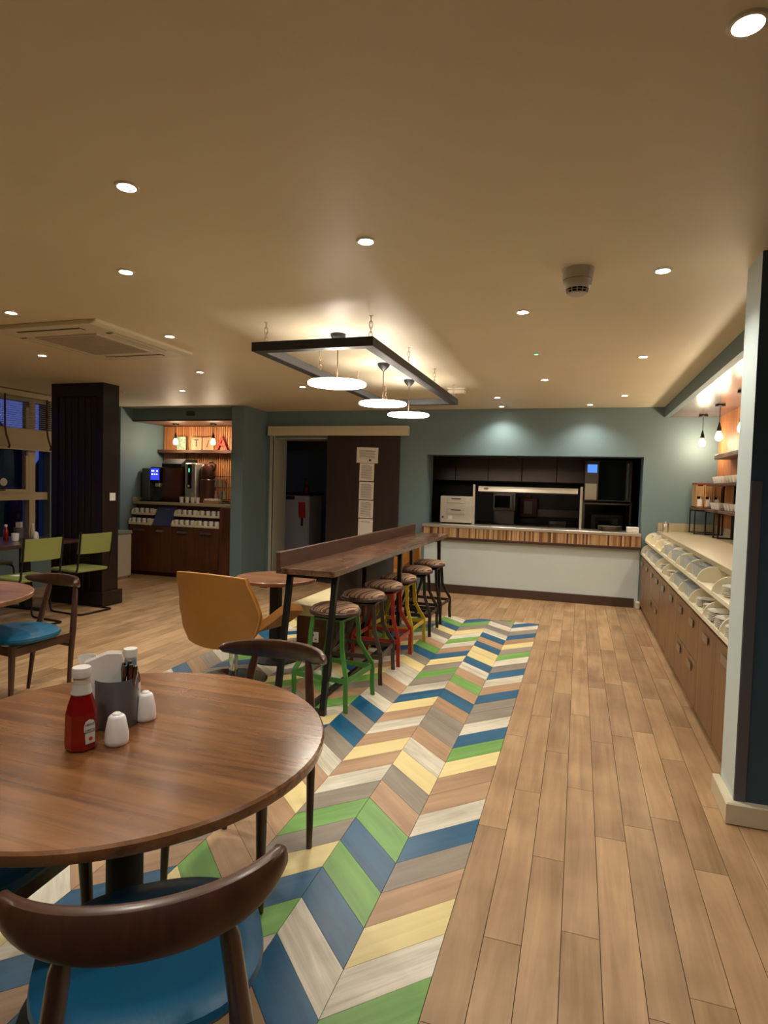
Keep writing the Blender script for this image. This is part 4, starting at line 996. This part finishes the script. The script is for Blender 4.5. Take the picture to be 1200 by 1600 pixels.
# stepped tray rows (one cream bin per half metre)
bounds = [3.34, 3.80, 4.28, 4.80, 5.29, 5.80, 6.31, 6.83, 7.36, 7.89, 8.385]
def bin_row(xf, zf, depth, row):
    words = ['nearest the pale pier', 'second from the pier', 'third from the pier', 'fourth from the pier', 'fifth from the pier', 'sixth from the pier', 'seventh from the pier', 'third from the hatch wall', 'second from the hatch wall', 'against the hatch wall']
    for i in range(10):
        y0, y1 = bounds[i], bounds[i+1]
        t = thing('tray_bin', f'cream scoop bin in the {row} row of the servery, {words[i]}', 'tray', (xf+.1, (y0+y1)/2, zf), 0, f'cream bins in the {row} row'); o0 = t.location
        b = MB(o0); b.box(xf, xf+depth, y0+.004, y1-.012, zf-.018, zf, .003).box(xf, xf+.012, y0+.004, y1-.012, zf, zf+.012, .003).box(xf+depth-.01, xf+depth, y0+.004, y1-.012, zf, zf+.06); b.build('tray', m_bin, t)
        pts = [(xf, zf-.018)]
        for k_ in range(9):
            a = PI-PI*.5*k_/8; pts.append((xf+.11+.11*math.cos(a), zf+.006+.105*math.sin(a)))
        pts += [(xf+depth, zf+.111), (xf+depth, zf-.018)]
        b = MB(o0); b.prism(pts, 'Y', y1-.0115, y1+.0035, .002); b.build('divider', m_bin, t)
        if i == 0: b = MB(o0); b.prism(pts, 'Y', y0-.003, y0+.0035); b.build('divider', m_bin, t)
bin_row(.775, .715, .20, 'lower'); bin_row(.82, .870, .26, 'upper')
t = MB((.98, 5.8, .69)).box(.80, 1.60, 3.345, 8.39, .680, .690).box(1.09, 1.10, 3.345, 8.39, .69, .85).box(.985, 1.0, 3.345, 8.39, .72, .84).build('tray_riser', m_dsteel); tag(t, 'dull metal riser frame carrying the two rows of cream bins', 'riser')
# worktop and upstand
t = thing('servery_worktop', 'long beige worktop with upstand behind the cream bins', 'worktop', (1.28, 5.87, .97)); o0 = t.location
b = MB(o0); b.box(.955, 1.615, 3.345, 8.395, .968, 1.008, .003); b.build('top', m_top, t)
b = MB(o0); b.box(1.60, 1.617, 3.345, 8.395, 1.008, 1.11, .002).box(.96, 1.60, 8.375, 8.395, 1.008, 1.11, .002); b.build('upstand', m_top, t)
b = MB(o0); b.lathe([(.055, 0), (.055, .002)], (1.25, 4.95, 1.008), 24); b.build('cable_hole', m_blackm, t)
# slatted back wall of the recess (parts of one cladding)
t = thing('slat_cladding', 'orange-brown vertical slat cladding on the wall of the right-hand recess', 'cladding', (1.61, 5.87, 1.11)); o0 = t.location
b = MB(o0); b.box(1.612, 1.619, 3.35, 8.39, 1.11, 2.44); b.build('backing', mat('slat_backing', (52, 27, 15), .7), t)
sm_ = MB().box(-.010, .0, -.0155, .0155, 0, 1.33).mesh('slat', w_slat)
for i in range(125): mk('slat', sm_, t, (1.612-1.61, 3.36+.0402*i-5.87+.02, 0))
# shelf with jars
t = thing('wall_shelf', 'thick brown wooden shelf on the slatted wall of the right-hand recess', 'shelf', (1.52, 5.6, 1.90)); o0 = t.location
b = MB(o0); b.box(1.44, 1.600, 3.6, 7.72, 1.885, 1.935, .003); b.build('board', w_shelf, t)
for i, (y, lb_) in enumerate(((6.55, 'dark lidded jar on the recess shelf, farther one'), (6.35, 'dark lidded jar on the recess shelf, nearer the pier'))):
    t = thing('jar', lb_, 'jar', (1.52, y, 1.9355), 0, 'jars on the recess shelf'); b = MB(); b.lathe([(.045, 0), (.05, .01), (.05, .12), (.035, .15)], seg=20); b.build('body', mat('jar_dark', (60, 50, 50), .15, coat=.5), t, smooth=True); b = MB(); b.cyl((0, 0, .15), .038, .02, 20); b.build('lid', m_dsteel, t)
# filament pendants
def bulb_pendant(label, loc, group, drop, watts):
    t = thing('pendant_lamp', label, 'lamp', loc, 0, group)
    b = MB(); b.lathe([(.050, 0), (.050, -.018), (.044, -.024), (.004, -.025)], seg=28, cap=False); b.build('canopy', m_black, t, smooth=True)
    b = MB(); b.cyl((0, 0, -drop+.10), .0035, drop-.12, 8); b.build('cord', m_black, t)
    b = MB(); b.lathe([(.005, -drop+.14), (.012, -drop+.11), (.022, -drop+.07), (.024, -drop+.045), (.018, -drop+.04)], seg=20, cap=False); b.build('holder', m_black, t, smooth=True)
    b = MB(); b.lathe([(.014, -drop+.045), (.022, -drop+.025), (.034, -drop-.005), (.036, -drop-.022), (.028, -drop-.045), (.012, -drop-.056), (.0001, -drop-.058)], seg=24, cap=False); b.build('bulb', mat('bulb_glass', (255, 236, 205), .15, emit=(1, .82, .58), es=22), t, smooth=True)
    point((0, 0, -drop-.01), watts, (1, .80, .55), t, .06); return t
for y, lb_ in ((8.12, 'glowing filament bulb pendant nearest the hatch wall, right-hand recess'), (7.20, 'glowing filament bulb pendant, second from the hatch wall'), (6.25, 'glowing filament bulb pendant half hidden by the pale pier'), (5.25, 'filament bulb pendant of the recess hidden behind the pale pier')):
    bulb_pendant(lb_, (1.375, y, 2.44), 'filament pendants over the right-hand servery', .325, BULB_W)
# cereal dispensers on a stand
def frame_stand(label, x0, x1, y0, y1, z1, zb=1.0085):
    t = thing('display_stand', label, 'stand', ((x0+x1)/2, (y0+y1)/2, zb)); o0 = t.location
    for yy in (y0+.012, y1-.012):
        b = MB(o0); b.tube([(x0+.01, yy, z1-.01), (x0+.01, yy, zb+.01), (x1-.01, yy, zb+.01), (x1-.01, yy, z1-.01)], 0, closed=True, flat=(.018, .018)); b.build('leg_frame', m_black, t)
    b = MB(o0); b.box(x0, x1, y0, y1, z1, z1+.03, .003); b.build('shelf', w_shelf, t); return t
frame_stand('black framed stand carrying the wooden dispensers by the hatch wall', 1.30, 1.585, 7.95, 8.30, 1.30)
for i, x in enumerate((1.315, 1.405, 1.495)):
    t = thing('cereal_dispenser', ['left', 'middle', 'right'][i]+' wooden dispenser box with white container, right-hand recess', 'dispenser', (x+.04, 8.12, 1.3305), 0, 'wooden dispensers by the hatch wall'); o0 = t.location
    b = MB(o0); b.box(x, x+.012, 7.98, 8.26, 1.331, 1.60).box(x+.072, x+.084, 7.98, 8.26, 1.331, 1.60).box(x, x+.084, 8.25, 8.26, 1.331, 1.60).box(x+.012, x+.072, 8.0, 8.25, 1.46, 1.59).box(x, x+.084, 7.98, 8.26, 1.331, 1.340); b.build('case', w_box, t)
    b = MB(o0); b.box(x-.002, x+.086, 7.975, 8.262, 1.600, 1.625, .002); b.build('lid', mat('lid_red', (132, 62, 48), .5), t)
    b = MB(o0); b.box(x+.015, x+.069, 7.985, 8.10, 1.342, 1.43, .004); b.build('container', m_white, t); b = MB(o0); b.box(x+.05, x+.06, 7.982, 8.0, 1.43, 1.455, .002); b.build('spoon_handle', m_white, t)
# tiered stands with sloping white baskets
def baskets(y0, y1, x0, x1, z, lb_):
    n_ = 5; wy = (y1-y0)/n_
    for i in range(n_):
        t = thing('white_dish', lb_+', '+['nearest', 'second', 'middle', 'fourth', 'farthest'][i]+' of its row', 'dish', ((x0+x1)/2, y0+wy*(i+.5), z), 0, lb_)
        b = MB()
        def fo(u, v): 
            return None
        prof = [(.034, 0), (.040, .004), (.058, .075), (.055, .075), (.037, .008), (.0001, .008)]
        b.lathe(prof, seg=24, sx=1.15, sy=.72); b.build('bowl', m_white, t, smooth=True)
frame_stand('black framed low stand with white dishes beside the dispensers', 1.40, 1.595, 7.40, 7.88, 1.29)
frame_stand('black framed low stand with white dishes nearest the pale pier', 1.42, 1.595, 6.50, 7.30, 1.29)
baskets(7.42, 7.86, 1.42, 1.58, 1.3205, 'white dishes on the low stand beside the dispensers')
baskets(6.55, 7.25, 1.44, 1.58, 1.3205, 'white dishes on the low stand nearest the pier')
t = thing('tier_shelf', 'raised brown shelf on black uprights carrying white dishes', 'shelf', (1.5, 7.2, 1.3205)); o0 = t.location
b = MB(o0); b.box(1.42, 1.597, 6.50, 7.88, 1.585, 1.615, .003); b.build('board', w_shelf, t)
for yy in (6.52, 7.345, 7.865): b = MB(o0); b.box(1.575, 1.593, yy-.009, yy+.009, 1.0085 if yy == 7.345 else 1.3205, 1.585); b.build('upright', m_black, t)
baskets(7.30, 7.84, 1.43, 1.58, 1.6155, 'white dishes on the raised shelf, row by the hatch')
baskets(6.55, 7.20, 1.43, 1.58, 1.6155, 'white dishes on the raised shelf, row by the pier')
# canister at the far corner
t = thing('steel_canister', 'small steel canister at the far corner of the beige worktop', 'canister', (1.03, 8.20, 1.0085)); b = MB(); b.lathe([(.035, 0), (.037, .003), (.037, .10), (.034, .104)], seg=24); b.build('body', m_steel, t, smooth=True); b = MB(); b.lathe([(.036, .104), (.036, .118), (.012, .124), (.012, .136), (.0001, .138)], seg=24); b.build('lid', m_steel, t, smooth=True)
# crockery in the bins
m_tumb = mat('tumbler_glass', (226, 234, 234), .12, trans=.35)
gm = MB().lathe([(.026, 0), (.030, .006), (.034, .09), (.0325, .09), (.028, .010), (.0001, .010)], seg=14).mesh('tumbler', m_tumb, True)
plm = MB().lathe([(.055, 0), (.095, .012), (.096, .015), (.06, .005), (.001, .005)], seg=28).mesh('plate', m_white, True)
sam = MB().lathe([(.04, 0), (.072, .010), (.073, .012), (.045, .004), (.001, .004)], seg=24).mesh('saucer', m_white, True)
bwm = MB().lathe([(.03, 0), (.05, .02), (.062, .045), (.060, .045), (.047, .022), (.001, .006)], seg=22).mesh('bowl', m_white, True)
def fill(i, row, kind):
    y0, y1 = bounds[i]+.02, bounds[i+1]-.02
    xf, z = (.775, .7155) if row == 'lower' else (.82, .8705)
    W_ = ['nearest the pier', 'second from the pier', 'third from the pier', 'fourth from the pier', 'fifth from the pier', 'sixth from the pier', 'seventh from the pier', 'third from the hatch', 'second from the hatch', 'last, by the hatch'][i]
    if kind == 'glass':
        k_ = 0
        for a in range(5):
            for c_ in range(2):
                yy = y0+.05+a*(y1-y0-.09)/4.0; xx = xf+.06+c_*.085
                o = mk('tumbler', gm, None, (xx, yy, z)); tag(o, f"clear tumbler, {['front', 'back'][c_]} row, {['nearest', 'second', 'middle', 'fourth', 'farthest'][a]}, in the {row} cream bin {W_}", 'glass', f'tumblers in the {row} bin {W_}')
    elif kind in ('plate', 'saucer', 'bowl'):
        me, r_, n_, dz = {'plate': (plm, .10, 6, .0105), 'saucer': (sam, .076, 6, .009), 'bowl': (bwm, .064, 4, .014)}[kind]
        cols = 2 if kind != 'bowl' else 3
        for a in range(cols):
            yy = y0+(a+.5)*(y1-y0)/cols
            for k_ in range(n_): o = mk(kind, me, None, (xf+.10 if row == 'lower' else xf+.13, yy, z+k_*dz)); tag(o, f"white {kind}, {['bottom', 'second', 'third', 'fourth', 'fifth', 'top'][k_] if n_ == 6 else ['bottom', 'second', 'third', 'top'][k_]} of the {(['nearer', 'farther'] if cols == 2 else ['nearest', 'middle', 'farthest'])[a]} stack, {row} bin {W_}", kind, f'white {kind}s in the {row} bin {W_}')
for i, k_ in enumerate(['bowl', 'plate', None, 'glass', 'glass', 'glass', 'glass', 'bowl', 'saucer', 'bowl']):
    if k_: fill(i, 'upper', k_)
for i, k_ in enumerate(['plate', 'plate', 'saucer', 'glass', 'glass', 'saucer', 'saucer', 'glass', 'glass', 'saucer']):
    if k_: fill(i, 'lower', k_)

# ================================================================== DRINKS ALCOVE
AX0, AX1 = -6.66, -4.83
t = thing('slat_cladding', 'orange-brown vertical slat cladding at the back of the drinks alcove', 'cladding', (-5.7, 8.6, 1.2)); o0 = t.location
b = MB(o0); b.box(AX0, AX1, 8.586, 8.5995, 1.17, 2.37); b.build('backing', MATS['slat_backing'], t)
sm_ = MB().box(-.0155, .0155, -.012, 0, 0, 1.20).mesh('slat', w_slat)
for i in range(45): mk('slat', sm_, t, (AX0+.022+.0408*i+5.7, 8.585-8.6, -.035))
t = thing('wall_shelf', 'brown wooden shelf holding letters in the drinks alcove', 'shelf', (-5.7, 8.5, 1.94)); b = MB(t.location); b.box(AX0, AX1, 8.42, 8.572, 1.925, 1.975, .003); b.build('board', wood('alcove_shelf', (70, 44, 32), (100, 66, 48), 'X'), t)
# letters and pictures on the shelf
SZ = 1.9755
def easel(name, lb_, x, w_, h_, mm, cat):
    t = thing(name, lb_, cat, (x, 8.52, SZ)); b = MB(); b.box(-w_/2, w_/2, -.012, .012, 0, h_, .003); b.build('panel', mm, t); return t
t = easel('picture_panel', 'pale green patterned panel behind the left bulb on the alcove shelf', -6.27, .17, .22, mat('pale_green_art', (150, 170, 140), .6, noise=.4, nscale=30), 'picture')
t = easel('letter_block', 'tan square block with a dark letter T on the alcove shelf', -5.98, .20, .21, w_box, 'letter'); text('T', 'letter', .17, m_blackm, t, (0, -.0135, .11), (PI/2, 0, 0), .001)
t = easel('letter_block', 'tan block with a slanted dark stroke right of the letter T', -5.76, .20, .21, w_box, 'letter'); text('/', 'letter', .17, m_blackm, t, (.0, -.0135, .10), (PI/2, 0, 0), .001)
t = thing('letter_sign', 'red standing letter A at the right end of the alcove shelf', 'letter', (-5.50, 8.52, SZ)); text('A', 'letter', .30, mat('letter_red', (176, 48, 44), .5), t, (0, 0, .108), (PI/2, 0, 0), .018)
# bulkhead vent
t = thing('vent_grille', 'small dark ventilation grille on the teal bulkhead of the alcove', 'vent', (-5.62, 7.845, 2.49)); b = MB(t.location); b.box(-5.69, -5.55, 7.842, 7.849, 2.455, 2.52); b.build('frame', m_blackm, t)
for k_ in range(4): b = MB(t.location); b.box(-5.685, -5.555, 7.838, 7.842, 2.462+k_*.014, 2.468+k_*.014); b.build('louvre', m_dsteel, t)
for (x), lb_ in ((-6.16, 'glowing filament bulb pendant in the drinks alcove, left one'), (-5.47, 'glowing filament bulb pendant in the drinks alcove, right one')):
    bulb_pendant(lb_, (x, 8.22, 2.375), 'filament pendants in the drinks alcove', .275, BULB_W*.8)
# cabinet run
ud = [(-6.655, -6.24, 'mugs', 'dark wooden alcove cupboard at the far left'), (-6.24, -5.87, 'lid', 'dark wooden alcove cupboard under the sloping blue panel'), (-5.87, -5.46, 'mugs', 'dark wooden alcove cupboard second from the teal pier'), (-5.46, -5.04, 'mugs', 'dark wooden alcove cupboard beside the teal pier')]
for i, (x0, x1, kd, lb_) in enumerate(ud):
    t = thing('cabinet', lb_, 'cabinet', ((x0+x1)/2, 8.1, 0), 0, 'cabinets of the drinks alcove'); o0 = t.location
    b = MB(o0); b.prism([(7.772, .08), (7.772, .775), (7.93, .778), (7.94, 1.09), (8.58, 1.09), (8.58, .08)], 'X', x0+.001, x1-.001).box(x0+.001, x1-.001, 7.83, 8.58, 0, .08); b.build('carcass', w_cabd, t)
    b = MB(o0); b.box(x0+.003, x1-.003, 7.75, 7.77, .07, .775, .002); d_ = b.build('door', w_cabd, t)
    b = MB(o0); b.tube([(x0+.12, 7.748, .70), (x0+.12, 7.725, .70), (x1-.12, 7.725, .70), (x1-.12, 7.748, .70)], 0, flat=(.012, .03)); b.build('handle', m_hand, d_)
    if kd == 'lid':
        b = MB(o0); b.prism([(7.755, .782), (7.93, .782), (7.938, 1.08), (7.905, 1.08)], 'X', x0+.02, x1-.02); lp = b.build('sloping_panel', mat('slate_blue', (70, 76, 118), .4), t)
        b = MB(o0); b.box(x0+.19, x0+.24, 7.868, 7.88, 1.02, 1.03, .002); b.build('catch', m_steel, lp)
mm_ = MB().lathe([(.026, 0), (.030, .004), (.032, .085), (.029, .085), (.026, .008), (.0001, .008)], seg=14).mesh('cup', m_white, True)
hm = MB().tube([(.030, 0, .070), (.046, 0, .066), (.050, 0, .045), (.044, 0, .024), (.030, 0, .018)], .0045, 6).mesh('handle', m_white, True)
for i, (x0, x1, kd, lb_) in enumerate(ud):
    if kd != 'mugs': continue
    W_ = {0: 'left of the blue panel', 2: 'right of the blue panel', 3: 'beside the teal pier'}[i]
    for row, (yf, zf) in {'lower': (7.735, .795), 'upper': (7.80, .945)}.items():
        t = thing('tray_bin', f'cream mug tray in the {row} row, {W_}', 'tray', ((x0+x1)/2, yf+.06, zf), 0, 'cream mug trays in the alcove'); o0 = t.location
        b = MB(o0); b.box(x0+.012, x1-.012, yf, yf+.12, zf-.015, zf, .003).box(x0+.012, x1-.012, yf, yf+.010, zf, zf+.02, .003); b.build('tray', m_bin, t)
        for xx in (x0+.008, x1-.018): b = MB(o0); b.prism([(yf, zf-.015), (yf, zf+.03), (yf+.03, zf+.075), (yf+.12, zf+.085), (yf+.12, zf-.015)], 'X', xx, xx+.010); b.build('divider', m_bin, t)
        for k_ in range(4):
            m_ = thing('mug', f"{['leftmost', 'second', 'third', 'rightmost'][k_]} white mug in the {row} cream tray {W_}", 'mug', (x0+.065+k_*(x1-x0-.13)/3, yf+.06, zf+.0005), 1.2, f'mugs in the {row} tray {W_}'); mk('cup', mm_, m_); mk('handle', hm, m_)
t = thing('servery_worktop', 'beige worktop of the drinks alcove', 'worktop', (-5.7, 8.2, 1.09)); b = MB(t.location); b.box(-6.655, -4.83, 7.84, 8.572, 1.095, 1.135, .003); b.build('top', m_top, t); b = MB(t.location); b.box(-6.668, -6.655, 7.84, 8.57, 1.135, 1.20, .002); b.build('upstand', m_top, t)
WZ = 1.1355
t = MB((-6.2, 8.2, WZ)).box(-6.60, -5.93, 7.93, 8.52, WZ, WZ+.02, .003).build('drip_base', m_black); tag(t, 'black base tray under the coffee machines in the alcove', 'tray')
# coffee machine with blue screen
m_mach = mat('machine_grey', (86, 92, 92), .4, .3); BZ_ = WZ+.0205
t = thing('coffee_machine', 'grey coffee machine with a glowing blue touch screen in the alcove', 'coffee machine', (-6.460, 8.2, BZ_)); o0 = t.location
b = MB(o0); b.box(-6.620, -6.310, 8.12, 8.5, BZ_, BZ_+.50, .01).box(-6.620, -6.480, 8.0, 8.12, BZ_, BZ_+.50, .005); b.build('body', m_mach, t)
b = MB(o0); b.box(-6.475, -6.300, 8.02, 8.12, BZ_+.28, BZ_+.52, .006); hd = b.build('head', m_black, t)
b = MB(o0); b.box(-6.465, -6.310, 8.014, 8.02, BZ_+.32, BZ_+.50); sc_ = b.build('screen', mat('blue_screen', (20, 30, 180), .2, emit=(.02, .03, .9), es=1.1), hd)
m_icon = mat('screen_icon', (170, 190, 255), .4, emit=(.5, .6, 1), es=2)
for k_, (dx, dz, ww) in enumerate(((0, .13, .05), (.09, .13, .03), (0, .08, .022), (.045, .08, .022), (.09, .08, .022))):
    b = MB(o0); b.box(-6.450+dx, -6.450+dx+ww, 8.012, 8.0138, BZ_+.32+dz, BZ_+.32+dz+.018); b.build('icon', m_icon, sc_)
b = MB(o0); b.box(-6.410, -6.320, 8.05, 8.115, BZ_+.21, BZ_+.27, .004); b.build('spout', m_steel, t); b = MB(o0); b.box(-6.460, -6.310, 8.03, 8.12, BZ_, BZ_+.03, .003); b.build('drip_tray', m_dsteel, t)
# brown box machine with tilted top
m_brm = mat('machine_brown', (92, 52, 34), .3, coat=.3)
t = thing('drinks_machine', 'glossy brown boxy drinks machine with a raised top in the alcove', 'drinks machine', (-6.120, 8.2, BZ_)); o0 = t.location
b = MB(o0); b.box(-6.300, -5.950, 8.08, 8.5, BZ_, BZ_+.52, .012, 2); b.build('body', m_brm, t, smooth=True)
b = MB(o0); b.prism([(8.08, BZ_+.525), (8.08, BZ_+.58), (8.20, BZ_+.66), (8.5, BZ_+.66), (8.5, BZ_+.525)], 'X', -6.310, -5.940, .005); b.build('hood', m_blackm, t)
# tall chrome water dispenser with green digit
t = thing('water_dispenser', 'tall chrome hot water dispenser with a green lit display in the alcove', 'water dispenser', (-5.770, 8.2, WZ)); o0 = t.location
b = MB(o0); b.box(-5.890, -5.680, 8.08, 8.45, WZ, WZ+.62, .03, 3); b.build('body', m_steel, t, smooth=True)
b = MB(o0); b.box(-5.825, -5.755, 8.065, 8.10, WZ+.22, WZ+.60, .012, 2); pn_ = b.build('front_panel', m_black, t, smooth=True)
text('1', 'digit', .08, mat('green_digit', (40, 255, 120), .4, emit=(.05, 1, .3), es=4), pn_, (-.02, 8.0635-8.2, WZ+.50-WZ), (PI/2, 0, 0))
b = MB(o0); b.box(-5.810, -5.770, 8.02, 8.07, WZ+.24, WZ+.28, .004); b.build('spout', m_chrome, t); b = MB(o0); b.box(-5.870, -5.700, 7.97, 8.08, WZ, WZ+.025, .003); b.build('drip_tray', m_dsteel, t)
# round brown grinder
t = thing('coffee_grinder', 'brown rounded grinder with a dark hopper at the right of the alcove worktop', 'grinder', (-5.600, 8.28, WZ)); b = MB(); b.lathe([(.12, 0), (.13, .01), (.13, .36), (.11, .38)], seg=32); b.build('body', m_brm, t, smooth=True); b = MB(); b.lathe([(.10, .38), (.125, .42), (.12, .54), (.08, .60), (.0001, .615)], seg=32); b.build('hopper', m_brm, t, smooth=True); b = MB(); b.tube([(.09, -.02, .50), (.15, -.03, .52), (.16, -.03, .60), (.10, -.02, .64), (.03, -.01, .63)], .012, 8); b.build('handle', m_black, t, smooth=True)
# cups on the worktop
cpm = MB().lathe([(.024, 0), (.034, .09), (.032, .09), (.023, .006), (.0001, .006)], seg=16).mesh('paper_cup', m_wplas, True)
for k_, x in enumerate((-5.820, -5.720, -5.620, -5.530)):
    o = mk('paper_cup', cpm, None, (x, 7.925, WZ)); tag(o, ['leftmost', 'second', 'third', 'rightmost'][k_]+' white cup standing in front of the chrome dispenser', 'cup', 'cups in front of the chrome dispenser')
# sachet tray and tea rack
t = thing('sachet_box', 'wooden compartment box of sachets at the right of the alcove worktop', 'box', (-5.260, 7.93, WZ)); o0 = t.location
b = MB(o0); b.box(-5.400, -5.140, 7.87, 7.99, WZ, WZ+.05, .003); b.build('box', w_box, t)
for k_ in range(5): b = MB(o0); b.box(-5.390+.05*k_, -5.355+.05*k_, 7.88, 7.98, WZ+.05, WZ+.075+.004*(k_ % 2), .002); b.build('sachets', m_paper, t)
t = thing('tea_rack', 'wire rack of six tea packets beside the teal pier', 'rack', (-5.220, 8.17, WZ)); o0 = t.location
b = MB(o0)
for xx in (-5.360, -4.86): b.tube([(xx, 8.12, WZ), (xx, 8.12, WZ+.42)], .005, 6)
for zz in (.07, .25, .42): b.tube([(-5.360, 8.12, WZ+zz), (-4.86, 8.12, WZ+zz)], .005, 6)
b.box(-5.370, -4.85, 8.07, 8.22, WZ, WZ+.01); b.build('rack_frame', m_black, t)
for r_ in range(2):
    for c_ in range(3):
        k_ = r_*3+c_; x = -5.315+.075*c_
        o = thing('tea_packet', f"tea packet in the {'lower' if r_ == 0 else 'upper'} row of the wire rack, {['left', 'middle', 'right'][c_]}", 'packet', (x, 8.09, WZ+.075+.18*r_), 0, 'tea packets in the wire rack')
        b = MB(); b.prism([(-.024, 0), (.024, 0), (.026, .06), (.014, .085), (.014, .10), (.026, .12), (-.026, .12), (-.014, .10), (-.014, .085), (-.026, .06)], 'Y', -.012, .012, .002); b.build('pouch', [mat('packet_pink', (200, 150, 140), .5), mat('packet_grey', (150, 150, 148), .5), mat('packet_cream', (190, 184, 160), .5)][(c_+r_) % 3], o)
bottle('syrup_bottle', 'dark pump bottle at the right end of the alcove worktop, half hidden by the pier', (-4.99, 8.12, WZ), m_brm, .50, .045, m_black)
t = MB((-4.93, 8.0, .5)).box(-5.038, -4.835, 7.76, 8.57, .0, 1.09, .002).build('end_panel', w_cabd); tag(t, 'dark wooden end panel between the alcove cupboards and the teal pier', 'panel')
# bin by the pillar
t = thing('waste_bin', 'cream cabinet bin with a grey top in the gap right of the dark pillar', 'bin', (-6.58, 7.30, 0)); o0 = t.location
b = MB(o0); b.box(-6.76, -6.385, 7.15, 7.50, .03, .66, .006).box(-6.73, -6.42, 7.18, 7.47, 0, .03); b.build('body', mat('bin_cream', (186, 180, 160), .5), t); b = MB(o0); b.box(-6.77, -6.375, 7.14, 7.51, .66, .71, .006); b.build('lid', mat('bin_grey', (128, 134, 134), .4), t)
